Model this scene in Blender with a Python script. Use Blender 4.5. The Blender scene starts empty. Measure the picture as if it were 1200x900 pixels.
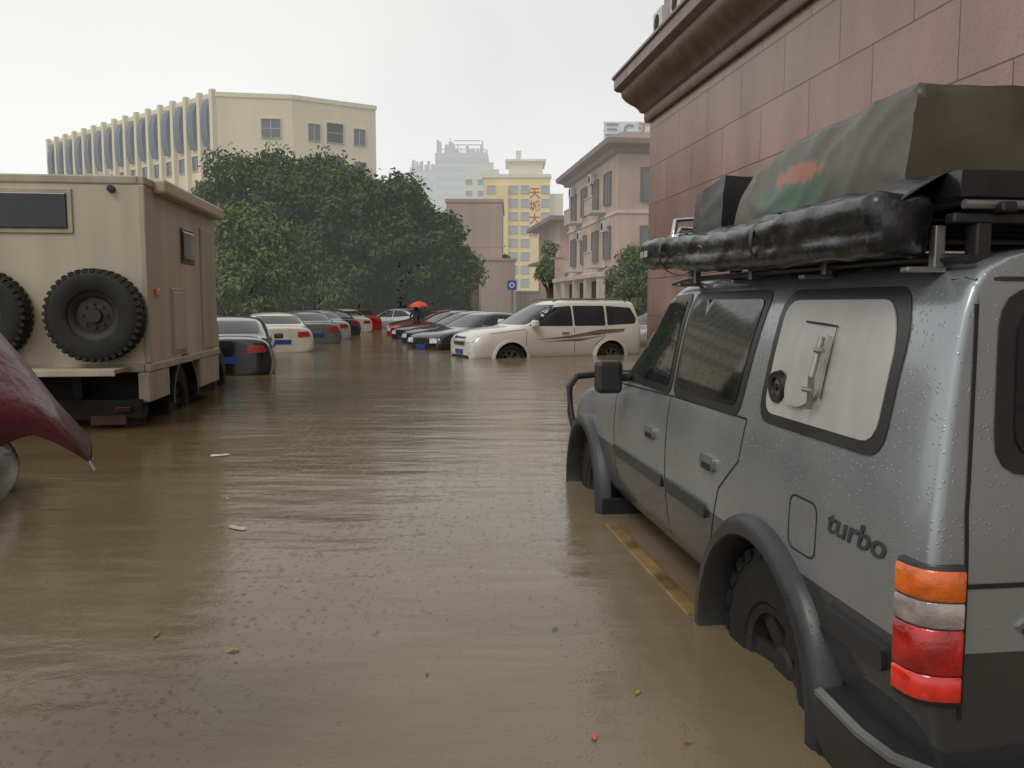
import bpy,bmesh,math,random
from mathutils import Vector,Matrix,noise
from mathutils.bvhtree import BVHTree
from mathutils.geometry import delaunay_2d_cdt
random.seed(7)
S=bpy.context.scene; COL=S.collection
rad=math.radians
HD=rad(7.07)
def F(D,s): return (D*math.cos(HD)-s*math.sin(HD), D*math.sin(HD)+s*math.cos(HD))
GZ=-0.4
HAZE=(.60,.615,.60,1)
def paint_haze(m,f):  # painted rain haze: an even pale glow mixed into distant materials
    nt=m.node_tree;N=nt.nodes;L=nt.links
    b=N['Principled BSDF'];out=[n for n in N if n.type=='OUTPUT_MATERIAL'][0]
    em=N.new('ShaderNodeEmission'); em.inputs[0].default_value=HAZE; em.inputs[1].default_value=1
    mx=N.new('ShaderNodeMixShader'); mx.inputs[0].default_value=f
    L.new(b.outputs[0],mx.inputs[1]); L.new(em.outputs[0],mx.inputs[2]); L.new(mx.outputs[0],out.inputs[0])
# ------------------------------------------------------------ materials
def M(name,col,rough=.6,metal=0,var=.12,vs=3.,bump=0,bs=20.,coat=0,streak=0,spec=.5,col2=None,zsplit=None,haze=0,drops=0):
    m=bpy.data.materials.new(name); m.use_nodes=True; nt=m.node_tree; N=nt.nodes; L=nt.links
    b=N['Principled BSDF']; b.inputs['Roughness'].default_value=rough; b.inputs['Metallic'].default_value=metal
    b.inputs['Coat Weight'].default_value=coat; b.inputs['Coat Roughness'].default_value=.08
    b.inputs['Specular IOR Level'].default_value=spec
    tc=N.new('ShaderNodeTexCoord')
    n=N.new('ShaderNodeTexNoise'); n.inputs['Scale'].default_value=vs; n.inputs['Detail'].default_value=5
    L.new(tc.outputs['Object'],n.inputs['Vector'])
    mr=N.new('ShaderNodeMapRange'); mr.inputs[1].default_value=.3; mr.inputs[2].default_value=.7
    mr.inputs[3].default_value=1-var; mr.inputs[4].default_value=1+var
    L.new(n.outputs['Fac'],mr.inputs[0])
    fac=mr.outputs[0]
    if streak:
        mp=N.new('ShaderNodeMapping'); mp.inputs['Scale'].default_value=(1,1,.07)
        L.new(tc.outputs['Object'],mp.inputs['Vector'])
        n2=N.new('ShaderNodeTexNoise'); n2.inputs['Scale'].default_value=vs*2; n2.inputs['Detail'].default_value=4
        L.new(mp.outputs[0],n2.inputs['Vector'])
        r2=N.new('ShaderNodeMapRange'); r2.inputs[1].default_value=.35; r2.inputs[2].default_value=.7
        r2.inputs[3].default_value=1; r2.inputs[4].default_value=1-streak
        L.new(n2.outputs['Fac'],r2.inputs[0])
        mm=N.new('ShaderNodeMath'); mm.operation='MULTIPLY'; L.new(fac,mm.inputs[0]); L.new(r2.outputs[0],mm.inputs[1]); fac=mm.outputs[0]
    vm=N.new('ShaderNodeVectorMath'); vm.operation='SCALE'; vm.inputs[0].default_value=col
    if col2 is not None:
        sx=N.new('ShaderNodeSeparateXYZ'); L.new(tc.outputs['Object'],sx.inputs[0])
        gt=N.new('ShaderNodeMath'); gt.operation='GREATER_THAN'; gt.inputs[1].default_value=zsplit
        L.new(sx.outputs[2],gt.inputs[0])
        mx=N.new('ShaderNodeMix'); mx.data_type='RGBA'; mx.inputs[6].default_value=(*col2,1); mx.inputs[7].default_value=(*col,1)
        L.new(gt.outputs[0],mx.inputs[0]); L.new(mx.outputs[2],vm.inputs[0])
    L.new(fac,vm.inputs['Scale']); L.new(vm.outputs[0],b.inputs['Base Color'])
    rr=N.new('ShaderNodeMapRange'); rr.inputs[1].default_value=.3; rr.inputs[2].default_value=.7
    rr.inputs[3].default_value=max(.02,rough*.8); rr.inputs[4].default_value=min(1,rough*1.25)
    L.new(n.outputs['Fac'],rr.inputs[0]); L.new(rr.outputs[0],b.inputs['Roughness'])
    if bump:
        nb=N.new('ShaderNodeTexNoise'); nb.inputs['Scale'].default_value=bs; nb.inputs['Detail'].default_value=4
        L.new(tc.outputs['Object'],nb.inputs['Vector'])
        bp=N.new('ShaderNodeBump'); bp.inputs['Strength'].default_value=bump; bp.inputs['Distance'].default_value=.02
        L.new(nb.outputs['Fac'],bp.inputs['Height']); L.new(bp.outputs[0],b.inputs['Normal'])
    if drops:
        vo=N.new('ShaderNodeTexVoronoi'); vo.inputs['Scale'].default_value=75; L.new(tc.outputs['Object'],vo.inputs['Vector'])
        r3=N.new('ShaderNodeMapRange'); r3.interpolation_type='SMOOTHSTEP'; r3.inputs[1].default_value=.12; r3.inputs[2].default_value=.34; r3.inputs[3].default_value=1; r3.inputs[4].default_value=0
        L.new(vo.outputs['Distance'],r3.inputs[0])
        s3=N.new('ShaderNodeSeparateXYZ'); L.new(vo.outputs['Color'],s3.inputs[0]); g3=N.new('ShaderNodeMath'); g3.operation='GREATER_THAN'; g3.inputs[1].default_value=.6; L.new(s3.outputs[0],g3.inputs[0])
        m3=N.new('ShaderNodeMath'); m3.operation='MULTIPLY'; L.new(r3.outputs[0],m3.inputs[0]); L.new(g3.outputs[0],m3.inputs[1])
        bp=N.new('ShaderNodeBump'); bp.inputs['Strength'].default_value=drops; bp.inputs['Distance'].default_value=.0025
        L.new(m3.outputs[0],bp.inputs['Height']); L.new(bp.outputs[0],b.inputs['Coat Normal']); L.new(bp.outputs[0],b.inputs['Normal'])
    if haze: paint_haze(m,haze)
    return m
rubber=M('rubber',(.011,.011,.011),.7,bump=.3,bs=60)
trim=M('black_plastic',(.02,.02,.021),.35,var=.25)
flarem=M('dark_grey_flare',(.026,.027,.029),.38,var=.25,drops=.25)
glass=M('tinted_glass',(.010,.012,.013),.04,spec=.5,var=.2,drops=.12)
glassf=M('car_glass',(.018,.021,.024),.06,var=.3)
chrome=M('chrome',(.5,.5,.5),.18,metal=1)
steel=M('steel',(.28,.28,.27),.4,metal=.8)
wheelm=M('muddy_wheel_steel',(.020,.018,.015),.7,var=.4,vs=6)
rimd=M('dull_alloy',(.10,.10,.098),.5,metal=.3,var=.3)
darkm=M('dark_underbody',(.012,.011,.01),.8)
redl=M('red_lens',(.38,.010,.009),.12,coat=.6,var=.45,vs=14,bump=.2,bs=60)
redl2=M('bright_red_lens',(.68,.03,.015),.12,coat=.6,var=.3,vs=20)
amber=M('amber_lens',(.62,.12,.01),.12,coat=.6,var=.35,vs=14,bump=.2,bs=60)
clear=M('clear_lens',(.28,.23,.22),.1,coat=.7,var=.45,vs=16,bump=.2,bs=60)
lamp=M('headlight_lens',(.55,.57,.59),.08,coat=.8,var=.35,vs=14)
platem=M('blue_plate',(.015,.05,.22),.4)
platered=M('red_plate',(.06,.014,.011),.5,var=.6,vs=20)
alu=M('aluminium_sheet',(.45,.445,.42),.42,metal=.2,var=.07,vs=6,streak=.12)
# ------------------------------------------------------------ mesh builder
class MB:
    def __init__(s): s.v=[];s.f=[];s.m=[]
    def add(s,vs,fs,m=0):
        o=len(s.v); s.v+= [tuple(p) for p in vs]
        for f in fs: s.f.append([i+o for i in f]); s.m.append(m)
    def box(s,x0,x1,y0,y1,z0,z1,m=0,rot=None,c=None):
        vs=[Vector((x,y,z)) for z in (z0,z1) for y in (y0,y1) for x in (x0,x1)]
        if rot is not None:
            cc=Vector(c) if c else Vector(((x0+x1)/2,(y0+y1)/2,(z0+z1)/2))
            vs=[rot@(p-cc)+cc for p in vs]
        s.add(vs,[(0,2,3,1),(4,5,7,6),(0,1,5,4),(2,6,7,3),(0,4,6,2),(1,3,7,5)],m)
    def prism(s,poly,z0,z1,m=0,axis='z'):
        n=len(poly)
        def P(a,b,h):
            return (a,b,h) if axis=='z' else ((a,h,b) if axis=='y' else (h,a,b))
        vs=[P(a,b,z0) for a,b in poly]+[P(a,b,z1) for a,b in poly]
        fs=[tuple(range(n-1,-1,-1)),tuple(range(n,2*n))]+[(i,(i+1)%n,(i+1)%n+n,i+n) for i in range(n)]
        s.add(vs,fs,m)
    def tube(s,pts,rs,seg=10,m=0,cap=True,sq=1.):
        pts=[Vector(p) for p in pts]; n=len(pts)
        if not hasattr(rs,'__len__'): rs=[rs]*n
        vs=[];up=Vector((0,0,1))
        for i,p in enumerate(pts):
            t=(pts[min(i+1,n-1)]-pts[max(i-1,0)]).normalized()
            a=t.cross(up)
            if a.length<.05: a=t.cross(Vector((1,0,0)))
            a.normalize(); b=a.cross(t).normalized()
            for k in range(seg):
                an=2*math.pi*k/seg; vs.append(p+(a*math.cos(an)*sq+b*math.sin(an))*rs[i])
        fs=[(i*seg+k,i*seg+(k+1)%seg,(i+1)*seg+(k+1)%seg,(i+1)*seg+k) for i in range(n-1) for k in range(seg)]
        if cap: fs+=[tuple(range(seg-1,-1,-1)),tuple((n-1)*seg+k for k in range(seg))]
        s.add(vs,fs,m)
    def lathe(s,prof,seg=32,m=0,axis='y',c=(0,0,0),closed=False):
        n=len(prof);vs=[]
        for k in range(seg):
            a=2*math.pi*k/seg
            for r,h in prof:
                ca,sa=r*math.cos(a),r*math.sin(a)
                p=(ca,h,sa) if axis=='y' else ((ca,sa,h) if axis=='z' else (h,ca,sa))
                vs.append((p[0]+c[0],p[1]+c[1],p[2]+c[2]))
        rng=range(n) if closed else range(n-1)
        fs=[(k*n+i,k*n+(i+1)%n,((k+1)%seg)*n+(i+1)%n,((k+1)%seg)*n+i) for k in range(seg) for i in rng]
        s.add(vs,fs,m)
    def arc(s,xc,zc,prof,a0,a1,seg=26,m=0):
        n=len(prof);vs=[]
        for k in range(seg+1):
            a=rad(a0+(a1-a0)*k/seg)
            for r,y in prof: vs.append((xc+r*math.cos(a),y,zc+r*math.sin(a)))
        fs=[(k*n+i,k*n+(i+1)%n,(k+1)*n+(i+1)%n,(k+1)*n+i) for k in range(seg) for i in range(n)]
        fs+=[tuple(range(n)),tuple(seg*n+i for i in range(n))]
        s.add(vs,fs,m)
    def sweep(s,path,prof,m=0,closed=False):
        P=[Vector(p) for p in path];n=len(P);k=len(prof);vs=[]
        for i in range(n):
            a=P[(i-1)%n] if (closed or i>0) else P[i]; b=P[(i+1)%n] if (closed or i<n-1) else P[i]
            d1=(P[i]-a); d2=(b-P[i])
            n1=Vector((d1.y,-d1.x)).normalized() if d1.length>1e-6 else None
            n2=Vector((d2.y,-d2.x)).normalized() if d2.length>1e-6 else None
            if n1 is None:n1=n2
            if n2 is None:n2=n1
            nn=(n1+n2).normalized(); sc=1/max(.35,nn.dot(n1))
            for o,z in prof: q=P[i]+nn*o*sc; vs.append((q.x,q.y,z))
        rng=range(n) if closed else range(n-1)
        fs=[(i*k+j,((i+1)%n)*k+j,((i+1)%n)*k+(j+1)%k,i*k+(j+1)%k) for i in rng for j in range(k)]
        if not closed: fs+=[tuple(range(k)),tuple((n-1)*k+j for j in range(k))]
        s.add(vs,fs,m)
    def mesh(s,name,mats,smooth=None,mirror=False):
        me=bpy.data.meshes.new(name); me.from_pydata(s.v,[],s.f)
        for m in (mats if isinstance(mats,(list,tuple)) else [mats]): me.materials.append(m)
        me.polygons.foreach_set('material_index',s.m)
        bm=bmesh.new(); bm.from_mesh(me)
        bmesh.ops.recalc_face_normals(bm,faces=bm.faces)
        bm.to_mesh(me); bm.free()
        if smooth:
            me.shade_smooth(); me.set_sharp_from_angle(angle=rad(smooth))
        me.update(); return me
    def obj(s,name,mats,parent=None,smooth=None,bevel=0,loc=None,rz=0,label=None):
        o=bpy.data.objects.new(name,s.mesh(name,mats,smooth)); COL.objects.link(o)
        if parent: o.parent=parent
        if loc: o.location=loc
        o.rotation_euler[2]=rz
        if bevel:
            b=o.modifiers.new('b','BEVEL'); b.width=bevel; b.segments=2; b.limit_method='ANGLE'; b.angle_limit=rad(35)
        if label:o['label']=label
        return o
def put(name,me,parent,loc=(0,0,0),rot=(0,0,0)):
    o=bpy.data.objects.new(name,me); COL.objects.link(o); o.parent=parent; o.location=loc; o.rotation_euler=rot; return o
def top(name,label,cat,loc=(0,0,0),rz=0,group=None):
    o=bpy.data.objects.new(name,None); COL.objects.link(o); o.location=loc; o.rotation_euler[2]=rz
    o.empty_display_size=.2; o['label']=label; o['category']=cat
    if group:o['group']=group
    return o
def tag(o,label,cat,group=None):
    o['label']=label;o['category']=cat
    if group:o['group']=group
    return o
def dup(src,loc,rz,paint=None,label=None,group=None):
    def rec(o,par):
        n=o.copy(); COL.objects.link(n)
        if par: n.parent=par
        if paint:
            for sl in n.material_slots:
                if sl.material and sl.material.name.startswith('swap'):
                    sl.link='OBJECT'; sl.material=paint
        for c in list(o.children): rec(c,n)
        return n
    n=rec(src,None); n.location=loc; n.rotation_euler[2]=rz
    if label:n['label']=label
    if group:n['group']=group
    return n
def text(name,body,mat,size,parent,mtx,ext=.004,shear=0,bold=0,sx=1):
    c=bpy.data.curves.new(name,'FONT'); c.body=body; c.size=size; c.extrude=ext; c.shear=shear; c.offset=bold; c.align_x='CENTER'; c.align_y='CENTER'
    o=bpy.data.objects.new(name+'_tmp',c); COL.objects.link(o)
    dg=bpy.context.evaluated_depsgraph_get(); me=bpy.data.meshes.new_from_object(o.evaluated_get(dg))
    bpy.data.objects.remove(o); me.materials.clear(); me.materials.append(mat); me.name=name
    n=bpy.data.objects.new(name,me); COL.objects.link(n)
    if parent:n.parent=parent
    n.matrix_local=mtx@Matrix.Diagonal((sx,1,1,1)); return n
# ------------------------------------------------------------ patches
def rpoly(pts,r=.04,n=4):
    out=[];k=len(pts)
    for i in range(k):
        p=Vector(pts[i]);a=Vector(pts[i-1]);b=Vector(pts[(i+1)%k])
        da=(a-p);db=(b-p); rr=min(r,da.length*.45,db.length*.45)
        A=p+da.normalized()*rr;B=p+db.normalized()*rr
        for j in range(n+1):
            t=j/n; out.append(tuple(A*(1-t)**2+p*2*t*(1-t)+B*t*t))
    return out
def inside(p,poly):
    c=False;n=len(poly)
    for i in range(n):
        a=poly[i];b=poly[i-1]
        if (a[1]>p[1])!=(b[1]>p[1]) and p[0]<(b[0]-a[0])*(p[1]-a[1])/(b[1]-a[1])+a[0]: c=not c
    return c
def proj(bvh,axis,sgn,u,v):
    if axis=='y': o=Vector((u,sgn*4,v)); d=Vector((0,-sgn,0))
    elif axis=='x': o=Vector((2.5+sgn*9,u,v)); d=Vector((-sgn,0,0))
    else: o=Vector((u,v,9)); d=Vector((0,0,-1))
    l,n,i,ds=bvh.ray_cast(o,d)
    if l is None:
        l,n,i,ds=bvh.find_nearest(Vector((u,sgn*.9,v)) if axis=='y' else (Vector((2.5+sgn*2.3,u,v)) if axis=='x' else Vector((u,v,1.5))))
    if n.dot(d)>0:n=-n
    return l,n
def patch(bvh,poly,axis,sgn,name,mat,parent,off=.004,thick=.012,grid=.09,label=None,smooth=40):
    pl=[]
    n=len(poly)
    for i in range(n):
        a=Vector(poly[i]);b=Vector(poly[(i+1)%n]); L=(b-a).length; k=max(1,int(L/grid))
        for j in range(k): pl.append(a+(b-a)*j/k)
    ar=sum(pl[i-1].x*pl[i].y-pl[i].x*pl[i-1].y for i in range(len(pl)))
    if ar<0: pl.reverse()
    nb=len(pl); pts=list(pl)
    xs=[p.x for p in pl];ys=[p.y for p in pl]
    x=min(xs)+grid*.5
    while x<max(xs):
        y=min(ys)+grid*.5
        while y<max(ys):
            if inside((x,y),[(p.x,p.y) for p in pl]): 
                if min((Vector((x,y))-q).length for q in pl)>grid*.3: pts.append(Vector((x,y)))
            y+=grid
        x+=grid
    r=delaunay_2d_cdt(pts,[],[list(range(nb))],1,1e-6)
    V=r[0];Fs=r[2]
    fr=[];bk=[]
    for p in V:
        l,nn=proj(bvh,axis,sgn,p.x,p.y); fr.append(l+nn*off); bk.append(l-nn*thick)
    cnt={}
    for f in Fs:
        for i in range(len(f)):
            e=(f[i],f[(i+1)%len(f)]); cnt[tuple(sorted(e))]=cnt.get(tuple(sorted(e)),0)+1
    mb=MB(); k=len(V); fs=[tuple(f) for f in Fs]
    for e,c in cnt.items():
        if c==1: fs.append((e[0],e[1],e[1]+k,e[0]+k))
    mb.add(fr+bk,fs); 
    o=mb.obj(name,mat,parent,smooth=smooth)
    if label:o['label']=label
    return o
def ribbon(bvh,pts,axis,sgn,name,mat,parent,w=.008,off=.0015,step=.06):
    P=[]
    for i in range(len(pts)-1):
        a=Vector(pts[i]);b=Vector(pts[i+1]);k=max(1,int((b-a).length/step))
        for j in range(k): P.append(a+(b-a)*j/k)
    P.append(Vector(pts[-1])); vs=[]
    for i,p in enumerate(P):
        t=(P[min(i+1,len(P)-1)]-P[max(i-1,0)]).normalized(); q=Vector((-t.y,t.x))*w/2
        for z in (p+q,p-q):
            l,nn=proj(bvh,axis,sgn,z.x,z.y); vs.append(l+nn*off)
    mb=MB(); mb.add(vs,[(2*i,2*i+1,2*i+3,2*i+2) for i in range(len(P)-1)])
    return mb.obj(name,mat,parent,smooth=60)
# ------------------------------------------------------------ body loft
def loft(secs,axles,R,mats,parent,sub=2,wellin=.5):
    vs=[];fs=[];n=9
    for x,pts,lean in secs:
        for sg in (1,-1):
            for i,(y,z) in enumerate(pts):
                xx=x+lean*max(0,z-1.15)
                vs.append((xx,sg*y,z))
    K=2*n
    def L(i,j): return i*K+j
    def Rr(i,j): return i*K+(j if j in(0,n-1) else n+j)
    for i in range(len(secs)-1):
        for j in range(n-1):
            fs.append((L(i,j),L(i+1,j),L(i+1,j+1),L(i,j+1)))
            fs.append((Rr(i,j),Rr(i,j+1),Rr(i+1,j+1),Rr(i+1,j)))
    for i in (0,len(secs)-1):
        for j in range(n-1):
            q=[]
            for t in (L(i,j),L(i,j+1),Rr(i,j+1),Rr(i,j)):
                if t not in q:q.append(t)
            fs.append(tuple(q))
    me=bpy.data.meshes.new('b'); me.from_pydata(vs,[],fs)
    bm=bmesh.new(); bm.from_mesh(me)
    bmesh.ops.delete(bm,geom=[v for v in bm.verts if not v.link_faces],context='VERTS')
    bmesh.ops.recalc_face_normals(bm,faces=bm.faces); bm.to_mesh(me); bm.free()
    o=bpy.data.objects.new('tmp',me); COL.objects.link(o)
    m=o.modifiers.new('s','SUBSURF'); m.levels=sub; m.render_levels=sub
    dg=bpy.context.evaluated_depsgraph_get(); dg.update()
    pre=bpy.data.meshes.new_from_object(o.evaluated_get(dg))
    bm=bmesh.new(); bm.from_mesh(pre); bvh=BVHTree.FromBMesh(bm); bm.free()
    cut=[]
    for ax in axles:
        for sg in (1,-1):
            mb=MB(); mb.lathe([(0.001,sg*wellin),(R,sg*wellin),(R,sg*1.5),(0.001,sg*1.5)],40,c=(ax[0],0,ax[1]))
            c=mb.obj('cut',darkm); cut.append(c)
            bmm=bmesh.new(); bmm.from_mesh(c.data); bmesh.ops.remove_doubles(bmm,verts=bmm.verts,dist=.002); bmesh.ops.recalc_face_normals(bmm,faces=bmm.faces); bmm.to_mesh(c.data); bmm.free()
            b=o.modifiers.new('c','BOOLEAN'); b.operation='DIFFERENCE'; b.object=c; b.solver='EXACT'
    dg=bpy.context.evaluated_depsgraph_get(); dg.update()
    fin=bpy.data.meshes.new_from_object(o.evaluated_get(dg))
    for c in cut: bpy.data.objects.remove(c)
    bpy.data.objects.remove(o)
    fin.materials.clear()
    for mm in mats: fin.materials.append(mm)
    for p in fin.polygons:
        c=p.center; p.material_index=0
        for ax in axles:
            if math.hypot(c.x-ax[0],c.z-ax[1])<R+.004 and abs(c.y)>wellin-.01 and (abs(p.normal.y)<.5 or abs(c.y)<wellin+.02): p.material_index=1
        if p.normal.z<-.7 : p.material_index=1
    fin.shade_smooth(); fin.set_sharp_from_angle(angle=rad(42)); fin.name='body'
    b=bpy.data.objects.new('body',fin); COL.objects.link(b); b.parent=parent
    return b,bvh
def tyre_mesh(R,r,w,lugs=0,seg=48):
    mb=MB(); h=w/2
    mb.lathe([(r,-h*.8),(r+.02,-h*.95),(R-.06,-h),(R-.015,-h*.9),(R,-h*.75),(R,h*.75),(R-.015,h*.9),(R-.06,h),(r+.02,h*.95),(r,h*.8)],seg,closed=True)
    for k in range(lugs):
        a=2*math.pi*k/lugs
        for sy in (-1,1):
            M4=Matrix.Rotation(-a-(.5*math.pi/lugs if sy>0 else 0),3,'Y')
            vs=[M4@Vector((x,y,z)) for z in (-R*math.pi/lugs*.55,R*math.pi/lugs*.55) for y in (sy*h*.25,sy*h*.97) for x in (R-.03,R+.012)]
            mb.add(vs,[(0,2,3,1),(4,5,7,6),(0,1,5,4),(2,6,7,3),(0,4,6,2),(1,3,7,5)])
    return mb.mesh('tyre',rubber,40)
def rim_mesh(r,w,sp,mat,out=1):
    mb=MB();h=w/2*out
    mb.lathe([(r+.01,h*.9),(r-.02,h*.85),(r-.035,h*.3),(r-.04,-h*.8)],32,0)
    mb.lathe([(.001,h*.62),(.06,h*.62),(.075,h*.5),(.08,h*.3)],20,0)
    for k in range(sp):
        a=2*math.pi*k/sp; R3=Matrix.Rotation(-a,3,'Y')
        vs=[R3@Vector(p) for p in [(.05,h*.35,-.035),(.05,h*.35,.035),(.05,h*.5,-.035),(.05,h*.5,.035),(r-.02,h*.5,-.045),(r-.02,h*.5,.045),(r-.02,h*.72,-.045),(r-.02,h*.72,.045)]]
        mb.add(vs,[(0,1,3,2),(4,6,7,5),(0,4,5,1),(2,3,7,6),(0,2,6,4),(1,5,7,3)],0)
    mb.lathe([(.001,h*.1),(r-.035,h*.1)],24,1)
    return mb.mesh('rim',[mat,darkm],40)
def wheels(parent,axles,R,r,w,track,lugs,sp,rmat):
    tm=tyre_mesh(R,r,w,lugs); rm=rim_mesh(r,w,sp,rmat,1)
    for ax in axles:
        for sg in (1,-1):
            e=bpy.data.objects.new('wheel',None); COL.objects.link(e); e.parent=parent; e.location=(ax[0],sg*track,ax[1])
            if sg<0: e.rotation_euler[2]=math.pi
            put('tyre',tm,e); put('rim',rm,e)
    return tm,rm
# ============================================================ silver off-roader
silver=M('silver_paint',(.325,.35,.365),.30,metal=.55,var=.05,vs=2,coat=.5,streak=.12,col2=(.075,.076,.078),zsplit=.865,drops=.35)
car=top('off_road_car','silver grey off-road estate car with black flares and roof tent','car',(*F(2.13,1.65),GZ),rad(90)+HD)
def lsec(x,k=1.,top9=None,lean=0,zb=.5,dz=0):
    p=[(0,zb),(.78*k,zb),(.885*k,zb+.05),(.925*k,.84),(.92*k,1.1+dz),(.90*k,1.26),(.815*k,1.74),(.72*k,1.84),(0,1.89)]
    if top9: p[9-len(top9):]=top9
    return (x,p,lean)
secs=[lsec(.175,.935,lean=.14),lsec(.176,.975,lean=.14),lsec(.192,.996,lean=.13),lsec(.29,1,lean=.1),lsec(.65),lsec(1.4),lsec(2.1),
 lsec(2.5),lsec(2.66,top9=[(.90,1.26),(.81,1.72),(.70,1.80),(0,1.85)]),
 lsec(3.22,top9=[(.90,1.25),(.84,1.27),(.6,1.275),(0,1.28)]),
 lsec(3.36,top9=[(.895,1.15),(.86,1.19),(.6,1.205),(0,1.22)],dz=-.04),
 lsec(4.2,top9=[(.89,1.02),(.87,1.10),(.8,1.14),(.55,1.155),(0,1.165)]),
 lsec(4.55,.97,top9=[(.87,1.0),(.83,1.06),(.74,1.10),(.5,1.115),(0,1.125)]),
 lsec(4.64,.93,top9=[(.84,.95),(.79,1.0),(.7,1.04),(.5,1.055),(0,1.06)])]
AX=[(1.12,.42),(3.97,.42)]
body,bv=loft(secs,AX,.475,[silver,darkm],car)
wheels(car,AX,.41,.21,.26,.75,26,6,wheelm)
def win(bvh,poly,sg,parent,grow=.03,gl=glass,r=.06,fr=trim,lab=None):
    cx=sum(p[0] for p in poly)/len(poly);cz=sum(p[1] for p in poly)/len(poly)
    g=patch(bvh,rpoly(poly,r),'y',sg,'window',gl,parent,off=.007,label=lab)
    big=[]
    for p in poly: big.append((p[0]+math.copysign(grow,p[0]-cx),p[1]+math.copysign(grow*.8,p[1]-cz)))
    patch(bvh,rpoly(big,r+.02),'y',sg,'window_frame',fr,g,off=.004)
    return g
for sg in (1,-1):
    win(bv,[(3.06,1.31),(2.68,1.69),(2.27,1.715),(2.27,1.31)],sg,car,.045,r=.04)
    win(bv,[(2.15,1.31),(2.15,1.715),(1.38,1.715),(1.44,1.31)],sg,car,.045,r=.05)
    q=win(bv,[(1.18,1.325),(1.18,1.71),(.535,1.71),(.47,1.60),(.47,1.325)],sg,car,.045,gl=alu,r=.07,lab='window filled with a bare aluminium panel')
    for pts in ([(3.2,1.24),(3.22,1.0),(3.2,.62),(3.05,.55)],[(2.22,1.27),(2.22,.55)],[(1.32,1.28),(1.34,1.12),(1.52,.98),(1.62,.75)],[(2.22,1.27),(3.2,1.24)],[(2.22,1.27),(1.32,1.28)]):
        ribbon(bv,pts,'y',sg,'door_seam',darkm,car,.008)
    patch(bv,rpoly([(2.25,.825),(2.25,.885),(3.2,.885),(3.2,.825)],.015),'y',sg,'side_moulding',flarem,car,off=.014)
    patch(bv,rpoly([(1.65,.825),(1.65,.885),(2.19,.885),(2.19,.825)],.015),'y',sg,'side_moulding',flarem,car,off=.014)
    patch(bv,rpoly([(.33,.755),(.33,.825),(.66,.825),(.66,.755)],.02),'y',sg,'side_moulding',flarem,car,off=.018)
    for hx in (2.45,1.62):
        h=patch(bv,rpoly([(hx-.06,1.03),(hx-.06,1.09),(hx+.09,1.09),(hx+.09,1.03)],.02),'y',sg,'door_handle',steel,car,off=.016)
        patch(bv,rpoly([(hx-.045,1.035),(hx-.045,1.06),(hx+.06,1.06),(hx+.06,1.035)],.01),'y',sg,'handle_recess',darkm,h,off=.018)
    mb=MB(); mb.tube([(2.6,.77*sg,1.80),(2.4,.768*sg,1.815),(1.4,.765*sg,1.82),(.5,.765*sg,1.82),(.3,.75*sg,1.81)],.012,8); mb.obj('roof_gutter',trim,car,smooth=60)
    for ax in AX:
        mb=MB(); mb.arc(ax[0],ax[1],[(.462,sg*.80),(.460,sg*.957),(.472,sg*.970),(.512,sg*.967),(.540,sg*.94),(.545,sg*.88)],-35,205,44)
        mb.obj('wheel_arch_flare',flarem,car,smooth=50)
        mb=MB(); mb.box(ax[0]-.545,ax[0]-.52,sg*.68,sg*(.96 if ax[0]<2 else .94),.12,.50); mb.obj('mud_flap',rubber,car,bevel=.008)
    mb=MB(); mb.box(1.70,3.2,sg*.90,sg*.975,.392,.408); mb.obj('side_step',M('ochre_step',(.21,.13,.05),.45,var=.5,vs=5),car,bevel=.005)
rp=rpoly([(.72,.93),(.72,1.10),(.90,1.10),(.90,.93)],.04); ribbon(bv,rp+[rp[0]],'y',1,'fuel_flap',darkm,car,.006)
patch(bv,rpoly([(.90,1.37),(.80,1.42),(.80,1.60),(1.0,1.61),(1.03,1.42),(1.0,1.37)],.03),'y',1,'hatch_panel',alu,car,off=.02)
ribbon(bv,[(.79,1.41),(.79,1.63),(1.0,1.64)],'y',1,'hatch_seam',darkm,car,.006,off=.012)
mb=MB(); mb.tube([(.82,.905,1.38),(.80,.91,1.48),(.81,.875,1.60)],.010,8); mb.tube([(.82,.925,1.44),(.76,.925,1.44)],.008,8); mb.tube([(.81,.895,1.56),(.76,.895,1.56)],.008,8); mb.obj('hatch_latch',steel,car,smooth=40)
l,nn=proj(bv,'y',1,1.08,1.42)
mb=MB(); mb.lathe([(.03,0),(.035,.018),(.052,.02),(.058,0)],24,0,c=(1.09,l.y+.006,1.42)); mb.lathe([(.001,.012),(.03,.008)],20,1,c=(1.09,l.y+.006,1.42)); mb.lathe([(.001,.018),(.012,.018),(.014,.0)],16,0,c=(1.09,l.y+.006,1.42)); mb.obj('round_vent',[trim,steel],car,smooth=40)
for sg in (1,-1):
    path=[(.268,.930),(.228,.926),(.198,.914),(.180,.893),(.170,.862),(.166,.83)]
    path=[(a,b*sg) for a,b in path]
    if sg<0: path=path[::-1]
    e=bpy.data.objects.new('tail_light',None); COL.objects.link(e); e.parent=car
    def seg(z0,z1,m,nm,o0=.008):
        mb=MB(); mb.sweep(path,[(-.05,z0),(o0,z0),(o0+.004,z0+.005),(o0+.004,z1-.005),(o0,z1),(-.05,z1)]); mb.obj(nm,m,e,smooth=50)
    seg(.998,1.072,amber,'amber_lens'); seg(.932,.994,clear,'clear_lens'); seg(.818,.928,redl,'red_lens'); seg(.752,.814,redl2,'reflector')
    seg(.738,1.085,trim,'lamp_surround',.002)
pb=[(.60,.93),(.36,.94),(.24,.925),(.16,.87),(.13,.6),(.13,-.6),(.16,-.87),(.24,-.925),(.36,-.94),(.60,-.93)]
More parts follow.
